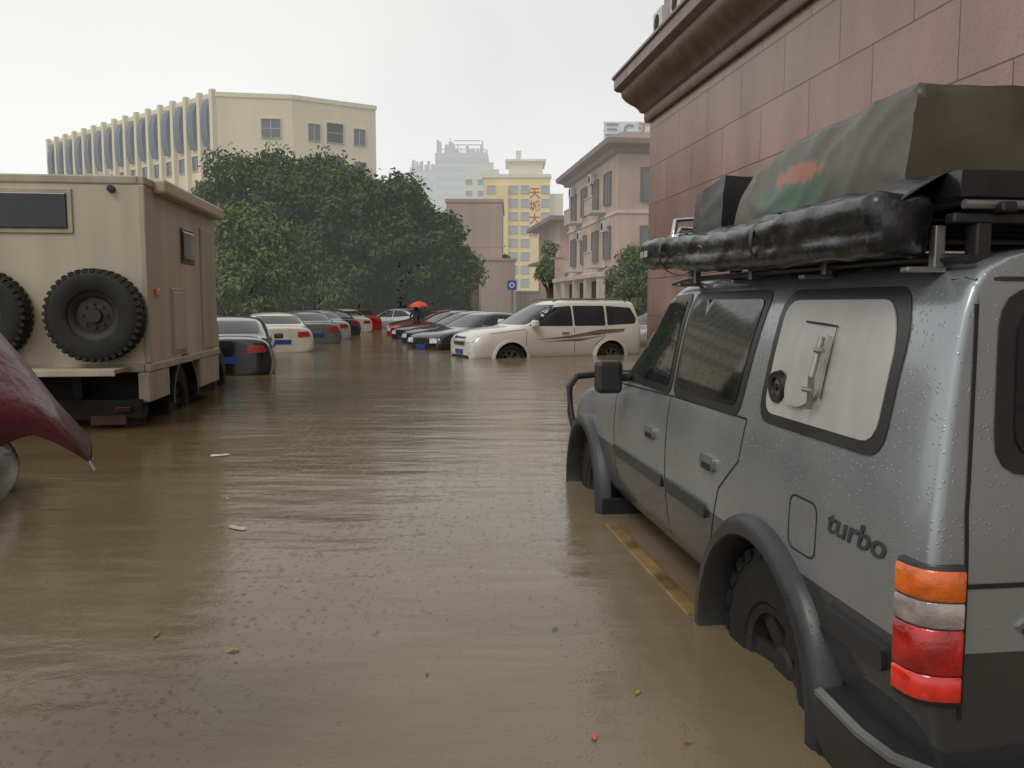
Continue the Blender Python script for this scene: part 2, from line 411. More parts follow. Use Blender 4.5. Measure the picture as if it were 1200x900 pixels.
mb=MB(); mb.sweep(pb,[(-.08,.40),(.02,.40),(.035,.46),(.035,.54),(.025,.585),(-.08,.60)]); mb.obj('rear_bumper',trim,car,smooth=40)
mb=MB(); mb.sweep(pb,[(.025,.570),(.038,.575),(.038,.588),(.018,.595)]); mb.obj('bumper_trim',steel,car,smooth=35)
rg=patch(bv,rpoly([(-.70,1.33),(-.67,1.70),(.67,1.70),(.70,1.33)],.08),'x',-1,'rear_window',glass,car,off=.012)
patch(bv,rpoly([(-.75,1.29),(-.71,1.74),(.71,1.74),(.75,1.29)],.1),'x',-1,'window_frame',trim,rg,off=.006)
ribbon(bv,[(.818,.7),(.818,1.2),(.765,1.76)],'x',-1,'door_seam',darkm,car,.010,off=.003)
ribbon(bv,[(.765,1.76),(-.765,1.76)],'x',-1,'door_seam',darkm,car,.01,off=.003)
ribbon(bv,[(.815,1.03),(-.815,1.03)],'x',-1,'door_seam',darkm,car,.012,off=.003)
l,nn=proj(bv,'y',1,.45,1.07)
text('lettering','turbo',M('letter_dark',(.04,.042,.047),.4),.095,car,Matrix.Translation((.505,l.y+.003,1.072))@Matrix(((-1,0,0,0),(0,0,1,0),(0,1,0,0),(0,0,0,1))),.0012,.22,.0012,1.42)
l,nn=proj(bv,'x',-1,.62,.92)
text('lettering','4WD',steel,.07,car,Matrix.Translation((l.x-.004,.60,.93))@Matrix(((0,0,-1,0),(-1,0,0,0),(0,1,0,0),(0,0,0,1))),.004,.3,.001,1.1)
patch(bv,rpoly([(-.72,1.33),(-.64,1.74),(.64,1.74),(.72,1.33)],.06),'x',1,'windscreen',glass,car,off=.006)
for sg in (1,-1):
    patch(bv,rpoly([(sg*.5,.86),(sg*.5,1.0),(sg*.76,1.0),(sg*.76,.86)],.03),'x',1,'headlight',lamp,car,off=.01)
    mb=MB(); mb.box(2.93,3.03,min(sg*.88,sg*.97),max(sg*.88,sg*.97),1.27,1.32); mb.box(2.88,2.98,min(sg*.955,sg*1.10),max(sg*.955,sg*1.10),1.21,1.39); mb.obj('wing_mirror',trim,car,bevel=.035)
patch(bv,rpoly([(-.46,.86),(-.46,1.0),(.46,1.0),(.46,.86)],.02),'x',1,'grille',trim,car,off=.01)
mb=MB(); mb.sweep([(4.5,-.90),(4.6,-.88),(4.74,-.72),(4.78,-.4),(4.78,.4),(4.74,.72),(4.6,.88),(4.5,.90)],[(-.06,.48),(.02,.48),(.04,.55),(.02,.66),(-.06,.68)]); mb.obj('front_bumper',trim,car,smooth=35)
mb=MB()
for sg in (1,-1):
    mb.tube([(4.58,.86*sg,.66),(4.66,.90*sg,.88),(4.66,.91*sg,1.08),(4.72,.84*sg,1.15),(4.84,.6*sg,1.16),(4.86,.3*sg,1.16),(4.86,0,1.16)],.026,10)
    mb.tube([(4.82,.4*sg,.6),(4.86,.4*sg,.9),(4.86,.4*sg,1.16)],.024,10)
    mb.tube([(4.66,.86*sg,.74),(4.8,.76*sg,.76),(4.86,.4*sg,.8),(4.86,0,.8)],.022,10)
mb.obj('bull_bar',trim,car,smooth=60)
mb=MB()
for y in (-.66,.66): mb.box(.3,2.7,y-.02,y+.02,1.925,1.95)
for x in (.36,.85,1.4,1.95,2.5):
    mb.box(x-.02,x+.02,-.68,.78,1.90,1.925)
    for y in (-.7,.7): mb.box(x-.025,x+.025,y-.02,y+.02,1.80,1.90)
mb.obj('roof_rack',trim,car,bevel=.005)
for x in (.42,1.0,1.6,2.25):
    mb=MB(); mb.box(x-.014,x+.014,.755,.785,1.79,1.90); mb.box(x-.018,x+.018,.75,.86,1.78,1.795); mb.obj('awning_bracket',steel,car,bevel=.004)
vinyl=M('wet_black_vinyl',(.010,.010,.012),.30,var=.35,bump=.45,bs=13,coat=.2)
pts=[];rs=[]
NS=90
for i in range(NS):
    t=i/(NS-1); x=.40+t*2.20
    pts.append((x,.875+.005*math.sin(9*t),1.895+.045*t+.006*math.sin(7*t+1)-.010*math.sin(3.1*t)))
    rs.append((.094-.016*t)+.004*noise.noise(Vector((x*9,0,0)))+(-.02 if i in(0,NS-1) else 0))
mb=MB(); mb.tube(pts,rs,32,sq=1.12)
def wr(a,b,c):
    t=(a-.40)/2.2; c0=1.895+.045*t-.010*math.sin(3.1*t)
    w1=noise.noise(Vector((a*4,b*10,c*10+4))); w2=noise.noise(Vector((a*11+c*8,b*18,c*18)))
    dx,dz=(b-.875),(c-c0); r=max(.03,math.hypot(dx,dz)); th=math.atan2(dz,dx)
    fold=.005*math.sin(a*30+c*60+4*w1)*max(0,.4+w2)
    k=.010*w1+.006*w2+fold-.14*r*math.cos(4*th)-.004
    if dz<0: k-=.06*r
    return (a,b+dx/r*k,c+dz/r*k)
mb.v=[wr(*p) for p in mb.v]
mb.obj('awning_bag',vinyl,car,smooth=60)
mb=MB(); n1=70; n2=7; vs=[]
for i in range(n1):
    x=.40+i/(n1-1)*1.60
    for j in range(n2):
        v=j/(n2-1); y=.755+.19*v; z=2.035-.115*v**1.3
        w1=noise.noise(Vector((x*6,y*9,1))); 
        vs.append((x,y+.008*w1+.006*math.sin(x*23),z+.012*w1+.010*math.sin(x*15+3*w1)*v))
mb.add(vs,[(i*n2+j,(i+1)*n2+j,(i+1)*n2+j+1,i*n2+j+1) for i in range(n1-1) for j in range(n2-1)])
o=mb.obj('cover_flap',vinyl,car,smooth=70); sd=o.modifiers.new('s','SOLIDIFY'); sd.thickness=.004
for x in (1.15,2.2):
    mb=MB(); zz=1.893+.045*(x-.40)/2.2; mb.lathe([(.097,-.014),(.100,0),(.097,.014)],20,0,axis='x',c=(x,.875,zz)); mb.obj('awning_strap',trim,car,smooth=60)
mb=MB(); mb.lathe([(.001,-.012),(.066,-.012),(.070,0),(.066,.02)],20,0,axis='x',c=(2.61,.875,1.94)); mb.obj('awning_end_cap',steel,car,smooth=40)
# small pale emblem on the side of the bag near its front end
mb=MB()
for k,(dx,w_) in enumerate(((0,.05),(.07,.016),(.10,.016))): mb.box(2.40+dx,2.40+dx+w_,.968,.9715,1.925,1.955)
mb.obj('bag_emblem',M('pale_emblem',(.38,.38,.36),.5),car,bevel=.002)
def tarp(x0,x1,y0,y1,z0,zt,nx,ny,nz,amp,seed,taper=.06):
    mb=MB(); idx={}
    def P(i,j,k):
        if (i,j,k) in idx: return idx[(i,j,k)]
        u=i/nx;v=j/ny;w=k/nz
        tp=taper*w**2
        x=x0+(x1-x0)*(u*(1-2*tp)+tp); y=y0+(y1-y0)*(v*(1-2*tp)+tp)
        z=z0+(zt(u)-z0)*w
        if w>.99: z+=.035*math.sin(math.pi*v)*(math.sin(math.pi*u)**.5)
        p=Vector((x,y,z)); d=Vector((noise.noise(p*3+Vector((seed,0,0))),noise.noise(p*3+Vector((0,seed,9))),noise.noise(p*3+Vector((3,seed,0)))))
        q_=Vector((p.x*4+p.z*7,p.y*4,p.z*4-p.x*2)); r_=1-abs(noise.noise(q_+Vector((seed,2,0))))*2
        d+=Vector((0,.6*r_**3,.4*r_**3))*(1 if y>0 else -1)
        sag=-.35*amp*math.sin(u*math.pi*7+3*v)*(1-w)
        p+=d*amp+Vector((0,0,sag if k<nz else 0))
        idx[(i,j,k)]=len(mb.v); mb.v.append(tuple(p)); return idx[(i,j,k)]
    def q(a,b,c,d): mb.f.append([a,b,c,d]); mb.m.append(0)
    for i in range(nx):
        for j in range(ny):
            for k in (0,nz): q(P(i,j,k),P(i+1,j,k),P(i+1,j+1,k),P(i,j+1,k))
    for i in range(nx):
        for k in range(nz):
            for j in (0,ny): q(P(i,j,k),P(i+1,j,k),P(i+1,j,k+1),P(i,j,k+1))
    for j in range(ny):
        for k in range(nz):
            for i in (0,nx): q(P(i,j,k),P(i,j+1,k),P(i,j+1,k+1),P(i,j,k+1))
    return mb
tm_=M('olive_tarpaulin',(.060,.051,.034),.38,var=.25,vs=4,spec=.5,bump=.08,bs=10)
nt=tm_.node_tree
N=nt.nodes; bs_=N['Principled BSDF']; old=bs_.inputs['Base Color'].links[0].from_socket
tc=N.new('ShaderNodeTexCoord')
def blob(cx,cz,rx,rz,col,prev,k):
    mp=N.new('ShaderNodeMapping'); mp.inputs['Location'].default_value=(-cx/rx,0,-cz/rz); mp.inputs['Scale'].default_value=(1/rx,0,1/rz)
    nt.links.new(tc.outputs['Object'],mp.inputs['Vector'])
    ln=N.new('ShaderNodeVectorMath'); ln.operation='LENGTH'; nt.links.new(mp.outputs[0],ln.inputs[0])
    nz=N.new('ShaderNodeTexNoise'); nz.inputs['Scale'].default_value=18; nt.links.new(tc.outputs['Object'],nz.inputs['Vector'])
    ad=N.new('ShaderNodeMath'); ad.operation='MULTIPLY_ADD'; ad.inputs[1].default_value=1.6; nt.links.new(nz.outputs['Fac'],ad.inputs[0]); nt.links.new(ln.outputs['Value'],ad.inputs[2])
    r=N.new('ShaderNodeMapRange'); r.inputs[1].default_value=1.4; r.inputs[2].default_value=1.8; r.inputs[3].default_value=k; r.inputs[4].default_value=0; nt.links.new(ad.outputs[0],r.inputs[0])
    mx=N.new('ShaderNodeMix'); mx.data_type='RGBA'; mx.inputs[7].default_value=(*col,1); nt.links.new(r.outputs[0],mx.inputs[0]); nt.links.new(prev,mx.inputs[6]); return mx.outputs[2]
o1=blob(1.38,2.10,.36,.09,(.015,.085,.045),old,.75); o1=blob(1.36,2.17,.22,.045,(.32,.085,.035),o1,.75)
nt.links.new(o1,bs_.inputs['Base Color'])
tp=tarp(.64,1.92,-.72,.73,1.99,lambda u:2.33-.03*u-.04*max(0,(u-.6)/.4)**1.5,60,40,14,.011,3,.05)
tent=tp.obj('roof_tent_cover',tm_,car,smooth=80)
mb=MB(); mb.box(.36,1.95,-.75,.75,1.955,1.985); mb.obj('tent_base',M('tent_board',(.16,.12,.085),.5,var=.3),car,bevel=.006)
mb=MB(); mb.sweep([(1.98,.765),(.34,.765),(.34,-.77),(1.98,-.77)][::-1],[(-.004,1.965),(.008,1.955),(.010,2.01),(.0,2.03)]); mb.obj('tent_cover_skirt',vinyl,car,smooth=40)
mb=MB(); mb.tube([(.335,.76,1.945),(.335,-.76,1.945)],.012,8); mb.obj('tent_rail',steel,car,smooth=60)
b2=tarp(2.08,2.50,.0,.72,1.965,lambda u:2.27-.03*u,14,24,10,.012,8,.03); b2.obj('roof_basket_box',trim,car,smooth=60)
mb=MB(); mb.tube([(2.50,.45,1.98),(2.54,.50,2.10),(2.62,.62,2.13),(2.62,.76,2.12),(2.56,.80,1.98)],.016,10); mb.tube([(2.60,.4,1.97),(2.70,.45,2.07),(2.72,.7,2.09),(2.62,.80,1.97)],.014,8); mb.box(2.52,2.70,.50,.78,2.02,2.05); mb.obj('folded_ladder',chrome,car,smooth=50,bevel=.004)
# ============================================================ generic cars
def build_car(name,label,loc,rz,secs,axles,R,r,track,Rw,sidew,ws,rw,hl,tl,plate_r,plate_f,paint,rims,grille=None,lugs=0,beltseams=()):
    e=top(name,label,'car',loc,rz)
    b,bh=loft(secs,axles,Rw,[paint,darkm],e)
    wheels(e,axles,R,r,.22,track,lugs,7,rims)
    for sg in (1,-1):
        for pl in sidew: patch(bh,rpoly(pl,.04),'y',sg,'window',glassf,e,off=.005)
        for pts in beltseams: ribbon(bh,pts,'y',sg,'door_seam',darkm,e,.012)
        patch(bh,rpoly([(sg*a,z) for a,z in hl],.03),'x',1,'headlight',lamp,e,off=.012)
        patch(bh,rpoly([(sg*a,z) for a,z in tl],.03),'x',-1,'tail_light',redl,e,off=.012)
    patch(bh,rpoly(ws,.06),'x',1,'windscreen',glassf,e,off=.006)
    patch(bh,rpoly(rw,.06),'x',-1,'rear_window',glassf,e,off=.006)
    patch(bh,rpoly([(-.22,plate_r),(-.22,plate_r+.12),(.22,plate_r+.12),(.22,plate_r)],.01),'x',-1,'licence_plate',platem,e,off=.015)
    patch(bh,rpoly([(-.22,plate_f),(-.22,plate_f+.12),(.22,plate_f+.12),(.22,plate_f)],.01),'x',1,'licence_plate',platem,e,off=.03)
    if grille: patch(bh,rpoly(grille,.03),'x',1,'grille',trim,e,off=.012)
    return e,bh
def ps(x,top,k=1.,lean=0,zb=.36,base=None):
    p=[(0,zb),(.78*k,zb),(.875*k,zb+.06),(.925*k,.75),(.92*k,.98)]
    return (x,(p+top)[:9] if len(top)==4 else p[:4]+top,lean)
pearl=M('pearl_white_paint',(.60,.57,.50),.22,var=.04,coat=.7)
R4=[(.885,1.14),(.745,1.70),(.63,1.80),(0,1.85)]
psecs=[ps(.02,R4,.92,.22),ps(.07,R4,.98,.22),ps(.3,R4,1,.14),ps(1.2,R4),ps(2.1,R4),ps(2.55,[(.885,1.14),(.74,1.69),(.62,1.78),(0,1.83)]),
 ps(3.45,[(.885,1.13),(.83,1.17),(.55,1.20),(0,1.21)]),ps(3.60,[(.885,1.11),(.82,1.15),(.55,1.18),(0,1.19)]),
 ps(4.28,[(.88,.97),(.84,1.06),(.76,1.10),(.5,1.125),(0,1.135)]),ps(4.54,[(.83,.88),(.78,.98),(.69,1.02),(.48,1.05),(0,1.06)],.95),ps(4.68,[(.76,.84),(.70,.92),(.61,.96),(.42,.99),(0,1.0)],.88),ps(4.76,[(.64,.78),(.58,.84),(.50,.88),(.36,.90),(0,.91)],.76)]
PAX=[(.98,.38),(3.77,.38)]
prado,pbv=build_car('parked_suv','white off-road car with brown side stripes, wheels in flood water',(3.02,22.97,GZ-.04),rad(205),psecs,PAX,.385,.24,.80,.44,
 [[(3.27,1.20),(2.70,1.64),(2.06,1.69),(2.06,1.19)],[(2.01,1.19),(2.01,1.69),(1.10,1.69),(1.12,1.19)],[(1.06,1.20),(1.04,1.69),(.32,1.64),(.18,1.35),(.25,1.23)]],
 [(-.80,1.23),(-.66,1.71),(.66,1.71),(.80,1.23)],[(-.62,1.2),(-.56,1.66),(.56,1.66),(.62,1.2)],
 [(.42,.82),(.40,.93),(.60,.98),(.77,.97),(.72,.82)],[(.62,.9),(.62,1.25),(.76,1.25),(.80,.9)],.75,.52,pearl,rimd,
 beltseams=([(3.35,1.1),(3.4,.6)],[(2.03,1.15),(2.03,.5)],[(1.1,1.15),(1.2,.9),(1.45,.7)],[(3.38,1.12),(4.3,1.02)]))
brown=M('brown_decal',(.17,.12,.085),.4)
patch(pbv,rpoly([(-.33,.74),(-.37,.95),(.37,.95),(.33,.74)],.04),'x',1,'grille',chrome,prado,off=.02)
for k in range(7): 
    y=-.27+k*.09; patch(pbv,[(y-.027,.77),(y-.027,.93),(y+.027,.93),(y+.027,.77)],'x',1,'grille_slot',darkm,prado,off=.026,smooth=None)
patch(pbv,rpoly([(-.6,.42),(-.5,.5),(.5,.5),(.6,.42)],.03),'x',1,'air_intake',darkm,prado,off=.01)
for sg in (1,-1):
    patch(pbv,[(.55,1.11),(1.3,1.09),(2.2,.95),(3.1,.87),(2.2,.89),(1.2,.98),(.6,1.03)],'y',sg,'side_stripe',brown,prado,off=.004)
    patch(pbv,[(1.15,.95),(1.7,.89),(2.9,.82),(1.9,.815)],'y',sg,'side_stripe',brown,prado,off=.004)
    mb=MB(); mb.tube([(.35,.6*sg,1.80),(.5,.62*sg,1.86),(2.3,.63*sg,1.86),(2.5,.62*sg,1.8)],.02,8); mb.obj('roof_rail',steel,prado,smooth=60)
    mb=MB(); mb.box(3.1,3.25,min(sg*.88,sg*1.1),max(sg*.88,sg*1.1),1.18,1.34); mb.obj('wing_mirror',pearl,prado,bevel=.04)
    for hx in (2.2,1.3): patch(pbv,rpoly([(hx,1.0),(hx,1.04),(hx+.2,1.04),(hx+.2,1.0)],.015),'y',sg,'door_handle',chrome,prado,off=.03)
    patch(pbv,rpoly([(sg*.50,.52),(sg*.50,.61),(sg*.62,.61),(sg*.62,.52)],.03),'x',1,'fog_light',lamp,prado,off=.01)
    for ax in PAX:
        mb=MB(); mb.arc(ax[0],ax[1],[(.44,sg*.86),(.44,sg*.945),(.50,sg*.935),(.51,sg*.88)],-10,190,24); mb.obj('wheel_arch_flare',pearl,prado,smooth=35)
# sedan
swap=M('swap_paint',(.55,.55,.54),.22,var=.04,coat=.7)
def ss(x,t,k=1.,zb=.26,low=None):
    p=[(0,zb),(.72*k,zb),(.84*k,zb+.07),(.895*k,.55)]
    return (x,p+t,0)
ssecs=[ss(.0,[(.78,.74),(.74,.92),(.66,1.0),(.4,1.03),(0,1.04)],.86,.4),ss(.07,[(.84,.77),(.79,.96),(.70,1.05),(.44,1.08),(0,1.09)],.95,.32),
 ss(.5,[(.88,.78),(.83,.96),(.72,1.06),(.5,1.10),(0,1.11)]),ss(.65,[(.885,.78),(.84,.95),(.72,1.08),(.5,1.13),(0,1.14)]),
 ss(1.3,[(.89,.78),(.84,.94),(.67,1.33),(.53,1.41),(0,1.44)]),ss(2.1,[(.89,.78),(.845,.93),(.67,1.38),(.54,1.45),(0,1.48)]),
 ss(2.55,[(.89,.78),(.845,.92),(.67,1.35),(.54,1.42),(0,1.45)]),ss(3.4,[(.89,.78),(.85,.92),(.78,.97),(.5,1.0),(0,1.01)]),ss(3.6,[(.89,.76),(.85,.90),(.78,.95),(.5,.98),(0,.99)]),
 ss(4.2,[(.87,.70),(.83,.83),(.76,.88),(.5,.91),(0,.92)]),ss(4.50,[(.82,.64),(.76,.74),(.68,.79),(.45,.83),(0,.84)],.93,.3),ss(4.6,[(.74,.58),(.68,.66),(.60,.71),(.4,.74),(0,.75)],.84,.34)]
SAX=[(.95,.32),(3.65,.32)]
gL='cars parked along the flooded lot'
sed,sbv=build_car('parked_car','white saloon car parked in flood water',(0,0,GZ),0,ssecs,SAX,.32,.2,.76,.37,
 [[(3.12,.98),(2.60,1.31),(2.06,1.36),(2.06,.99)],[(2.01,.99),(2.01,1.36),(1.42,1.32),(.88,1.06)]],
 [(-.70,1.03),(-.58,1.36),(.58,1.36),(.70,1.03)],[(-.62,1.15),(-.56,1.36),(.56,1.36),(.62,1.15)],
 [(.4,.58),(.4,.72),(.66,.72),(.72,.60)],[(.40,.80),(.40,.95),(.68,.95),(.74,.82)],.62,.42,swap,rimd,
 grille=[(-.34,.52),(-.36,.70),(.36,.70),(.34,.52)],beltseams=([(2.04,.92),(2.04,.36)],[(3.1,.92),(3.2,.6),(3.15,.36)],[(1.1,.92),(1.3,.7),(1.35,.4)]))
for sg in (1,-1):
    mb=MB(); mb.box(2.95,3.08,min(sg*.86,sg*1.05),max(sg*.86,sg*1.05),.95,1.07); mb.obj('wing_mirror',swap,sed,bevel=.03)
black=M('black_paint',(.012,.012,.014),.15,coat=.8); grey=M('grey_paint',(.16,.165,.17),.25,metal=.4,coat=.6); silv=M('pale_silver_paint',(.42,.43,.44),.25,metal=.3,coat=.6)
green=M('dark_green_paint',(.025,.045,.04),.2,coat=.7); redp=M('red_paint',(.30,.02,.015),.2,coat=.7); white=M('white_paint',(.54,.51,.42),.2,coat=.7); navy=M('navy_paint',(.02,.025,.045),.2,coat=.7)
def heading(X,Y,deg,paint,label,L=4.6,z=GZ):
    a=rad(deg); loc=(X-math.cos(a)*L/2,Y-math.sin(a)*L/2,z)
    return dup(sed,loc,a,paint,label,gL)
for c in [(-5.8,17.6,105,black,'black saloon car behind the camper truck'),
(-7.0,25.0,112,white,'white saloon car with blue plate in flood water'),
(-7.3,29.7,116,grey,'dark grey saloon car parked beside others'),
(-7.7,33.4,116,silv,'pale silver saloon car in the parked row'),
(-8.0,37.2,116,green,'dark green saloon car in the parked row'),
(-8.1,40.8,116,white,'whitish saloon car parked under trees'),
(-8.2,44.4,116,redp,'red saloon car parked under trees'),
(-6.2,46.5,150,silv,'silver saloon car parked under trees'),
(-.9,26.0,222,black,'black saloon car beside the white off-road car'),
(-1.5,29.3,222,navy,'dark blue saloon car in the parked row'),
(-2.3,32.6,222,black,'black saloon car in the parked row'),
(-3.0,36.2,222,redp,'red saloon car at the end of the row'),
(-3.6,40.2,222,black,'black saloon car at the end of the row'),
(4.9,28.2,225,silv,'silver white saloon car behind the white off-road car'),
(2.6,32,222,grey,'grey saloon car partly hidden behind others')]: heading(*c)
X,Y=F(-3.53,4.15); heading(X,Y,97,black,'black saloon car standing behind the camper truck')
def kill(o):
    for c in list(o.children): kill(c)
    bpy.data.objects.remove(o)
kill(sed)
# ============================================================ camper truck
beige=M('beige_panel_paint',(.55,.475,.355),.42,var=.06,vs=1.2,streak=.28)
beige2=M('beige_trim_paint',(.42,.365,.27),.45,var=.1,streak=.25)
tr=top('camper_truck','beige expedition camper truck with two spare wheels on the back','truck',(*F(-3.86,9.4),GZ),rad(90)+HD)
BL=3.35
mb=MB(); mb.box(0,BL,-1.17,1.17,.98,3.02); mb.obj('camper_body',beige,tr,bevel=.05)
mb=MB(); 
for z in (.98,2.93): mb.box(-.012,BL+.01,-1.185,-1.12,z,z+.09); mb.box(-.012,BL+.01,1.12,1.185,z,z+.09); mb.box(-.014,.03,-1.12,1.12,z,z+.09)
for y in (-1.186,1.122): mb.box(-.016,.06,y,y+.064,1.07,2.93)
mb.obj('edge_trim',beige2,tr,bevel=.015)
rwf=MB(); rwf.box(-.02,.01,-.47,1.05,2.42,2.88); rwf=rwf.obj('rear_window',beige2,tr,bevel=.01)
mb=MB(); mb.box(-.035,0,-.42,1.0,2.47,2.83); mb.obj('window_pane',glassf,rwf,bevel=.01)
mb=MB(); mb.lathe([(.001,-.05),(.035,-.045),(.04,0)],16,axis='x',c=(-.01,-.86,2.88)); mb.obj('rear_camera',trim,tr,smooth=50)
tmb=tyre_mesh(.50,.25,.28,0,64); tms=tyre_mesh(.465,.25,.24,40,64); rmb=rim_mesh(.26,.26,8,darkm,1)
drim=M('dark_rim',(.022,.020,.018),.55)
for y in (-.70,.42):
    e=bpy.data.objects.new('spare_wheel',None); COL.objects.link(e); e.parent=tr; e.location=(-.15,y,1.58); e.rotation_euler[2]=rad(90)
    put('tyre',tms,e)
    m=MB(); m.lathe([(.001,.06),(.07,.06),(.08,.03),(.18,.02),(.22,.07),(.265,.08)],32,0)
    for k in range(8): a=k*math.pi/4; m.lathe([(.001,.05),(.014,.05),(.016,.02)],8,0,c=(.12*math.cos(a),0,.12*math.sin(a)))
    put('rim',m.mesh('rim',[drim],40),e)
    mb=MB(); mb.box(-.05,.0,y-.04,y+.04,1.35,1.9); mb.obj('wheel_carrier',darkm,tr)
mb=MB(); mb.box(-.5,-.02,-.98,1.0,1.0,1.045); mb.box(-.52,-.48,-.98,1.0,.98,1.05); mb.obj('rear_platform',beige2,tr,bevel=.008)
mb=MB(); mb.box(-.05,4,-.5,-.4,.7,.95); mb.box(-.05,4,.4,.5,.7,.95); mb.box(-.1,.1,-1.1,1.1,.5,.70); mb.box(.2,.5,-1.0,1.0,.5,.98); mb.box(2.2,3.2,-1.1,-.6,.5,.98); mb.box(2.2,3.2,.6,1.1,.5,.98); mb.obj('chassis',darkm,tr,bevel=.01)
for bx in ((-.03,.75,-1.17,-1.05,.66,.98),(2.2,BL,-1.17,-1.1,.60,.98),(2.2,BL,1.1,1.17,.60,.98),(-.03,.75,1.05,1.17,.66,.98)):
    mb=MB(); mb.box(*bx); mb.obj('side_skirt',beige2,tr,bevel=.02)
for sg in (1,-1):
    mb=MB(); mb.box(-.13,-.10,min(sg*.85,sg*1.0),max(sg*.85,sg*1.0),.57,.63); mb.obj('tail_light',M('dim_red_lens',(.07,.008,.007),.2),tr,bevel=.01)
mb=MB(); mb.box(-.14,-.11,-.95,-.60,.44,.54); mb.obj('licence_plate',platered,tr,bevel=.004)
for x in (1.45,4.5):
    for sg in (1,-1):
        e=bpy.data.objects.new('wheel',None); COL.objects.link(e); e.parent=tr; e.location=(x,sg*(.95 if x<3 else .80),.5)
        if sg<0:e.rotation_euler[2]=math.pi
        put('tyre',tmb,e); put('rim',rmb,e)
mb=MB(); mb.arc(1.45,.5,[(.56,-1.18),(.56,-.8),(.60,-.8),(.60,-1.18)],5,175,20); mb.obj('mudguard',trim,tr,smooth=40)
d1=MB(); d1.box(.9,1.55,-1.185,-1.165,1.12,1.88); d1=d1.obj('side_door',beige2,tr,bevel=.01)
mb=MB(); mb.box(.95,1.5,-1.195,-1.18,1.16,1.84); mb.obj('door_panel',beige,d1,bevel=.03)
mb=MB(); mb.box(2.4,3.05,-1.19,-1.165,1.1,2.7); mb.obj('side_door',beige2,tr,bevel=.012)
mb=MB(); mb.box(1.42,2.05,-1.185,-1.162,2.19,2.62); sw_=mb.obj('side_window',trim,tr,bevel=.03)
mb=MB(); mb.box(1.46,2.01,-1.20,-1.168,2.23,2.58); mb.obj('window_pane',[glassf],sw_,bevel=.03)
mb=MB(); mb.box(.35,3.3,-1.31,-1.165,2.88,3.04); mb.obj('awning_case',M('awning_beige',(.44,.36,.235),.4,var=.15),tr,bevel=.03)
mb=MB(); mb.box(.25,.4,-1.2,-1.165,1.8,1.86); mb.obj('side_lamp',amber,tr,bevel=.006)
mb=MB(); mb.prism([(3.5,.75),(3.5,2.1),(3.7,2.2),(4.6,2.18),(4.9,1.55),(5.2,1.4),(5.2,.75)],-.80,.80,axis='y'); mb.obj('cab',beige2,tr,bevel=.05)
for sg in (1,-1):
    mb=MB(); mb.prism([(3.9,1.5),(3.9,2.0),(4.5,2.0),(4.72,1.55)],sg*.795,sg*.81,axis='y'); mb.obj('cab_window',glassf,tr)
mb=MB(); mb.box(4.75,4.79,-.72,.72,1.55,2.1,rot=Matrix.Rotation(rad(-26),3,'Y')); mb.obj('windscreen',glassf,tr)
mb=MB(); mb.box(5.15,5.35,-.82,.82,.55,.85); mb.obj('front_bumper',trim,tr,bevel=.03)
# ============================================================ umbrella
def umbrella(name,label,loc,R,H,mat,tilt=(0,0),prof=None,rz=rad(11)):
    e=top(name,label,'umbrella',loc); e.rotation_euler=(tilt[0],tilt[1],rz)
    mb=MB(); seg=64; pr=prof or [(0.0,0),(.25,-.06),(.5,-.24),(.75,-.56),(1,-1)]
    vs=[];n=len(pr)
    for i,(r,z) in enumerate(pr):
        for k in range(seg):
            a=2*math.pi*k/seg; c=abs(math.sin(a*4))
            rr=R*r*(1-.09*c*r); vs.append((rr*math.cos(a),rr*math.sin(a),H*z+.13*H*c*r*r*r))
    fs=[(i*seg+k,i*seg+(k+1)%seg,(i+1)*seg+(k+1)%seg,(i+1)*seg+k) for i in range(n-1) for k in range(seg)]
    mb.add(vs,fs); o=mb.obj('canopy',mat,e,smooth=22)
    sd=o.modifiers.new('s','SOLIDIFY'); sd.thickness=.002
    mb=MB()
    for k in range(8):
        a=k*math.pi/4; mb.tube([(R*r*math.cos(a),R*r*math.sin(a),H*z-.006) for r,z in pr[1:]],.002,6)
        x=R*math.cos(a);y=R*math.sin(a); mb.tube([(x,y,-H),(x*1.03,y*1.03,-H-.02)],.004,6)
    mb.obj('rib',steel,e)
    mb=MB(); mb.tube([(0,0,.05),(0,0,-.75)],.006,8); mb.obj('shaft',steel,e)
    mb=MB(); mb.tube([(0,0,-.75),(0,0,-.85),(.02,0,-.88),(.05,0,-.87),(.06,0,-.84)],.012,8); mb.obj('handle',trim,e,smooth=60)
    return e
maroon=M('maroon_cloth',(.115,.012,.030),.38,var=.35,vs=7,bump=.3,bs=25,coat=.1)
umbrella('umbrella','open maroon umbrella dripping rain over the water',(-1.455,2.03,1.41),.50,.45,maroon,(rad(-11),rad(4)),[(0,0),(.12,-.03),(.27,-.13),(.45,-.31),(.62,-.51),(.8,-.75),(1,-1)],rad(2))
umbrella('umbrella','orange red umbrella held by a pedestrian',(-3.75,34.5,1.40),.45,.26,M('orange_red_cloth',(.62,.06,.025),.5),(0,0))
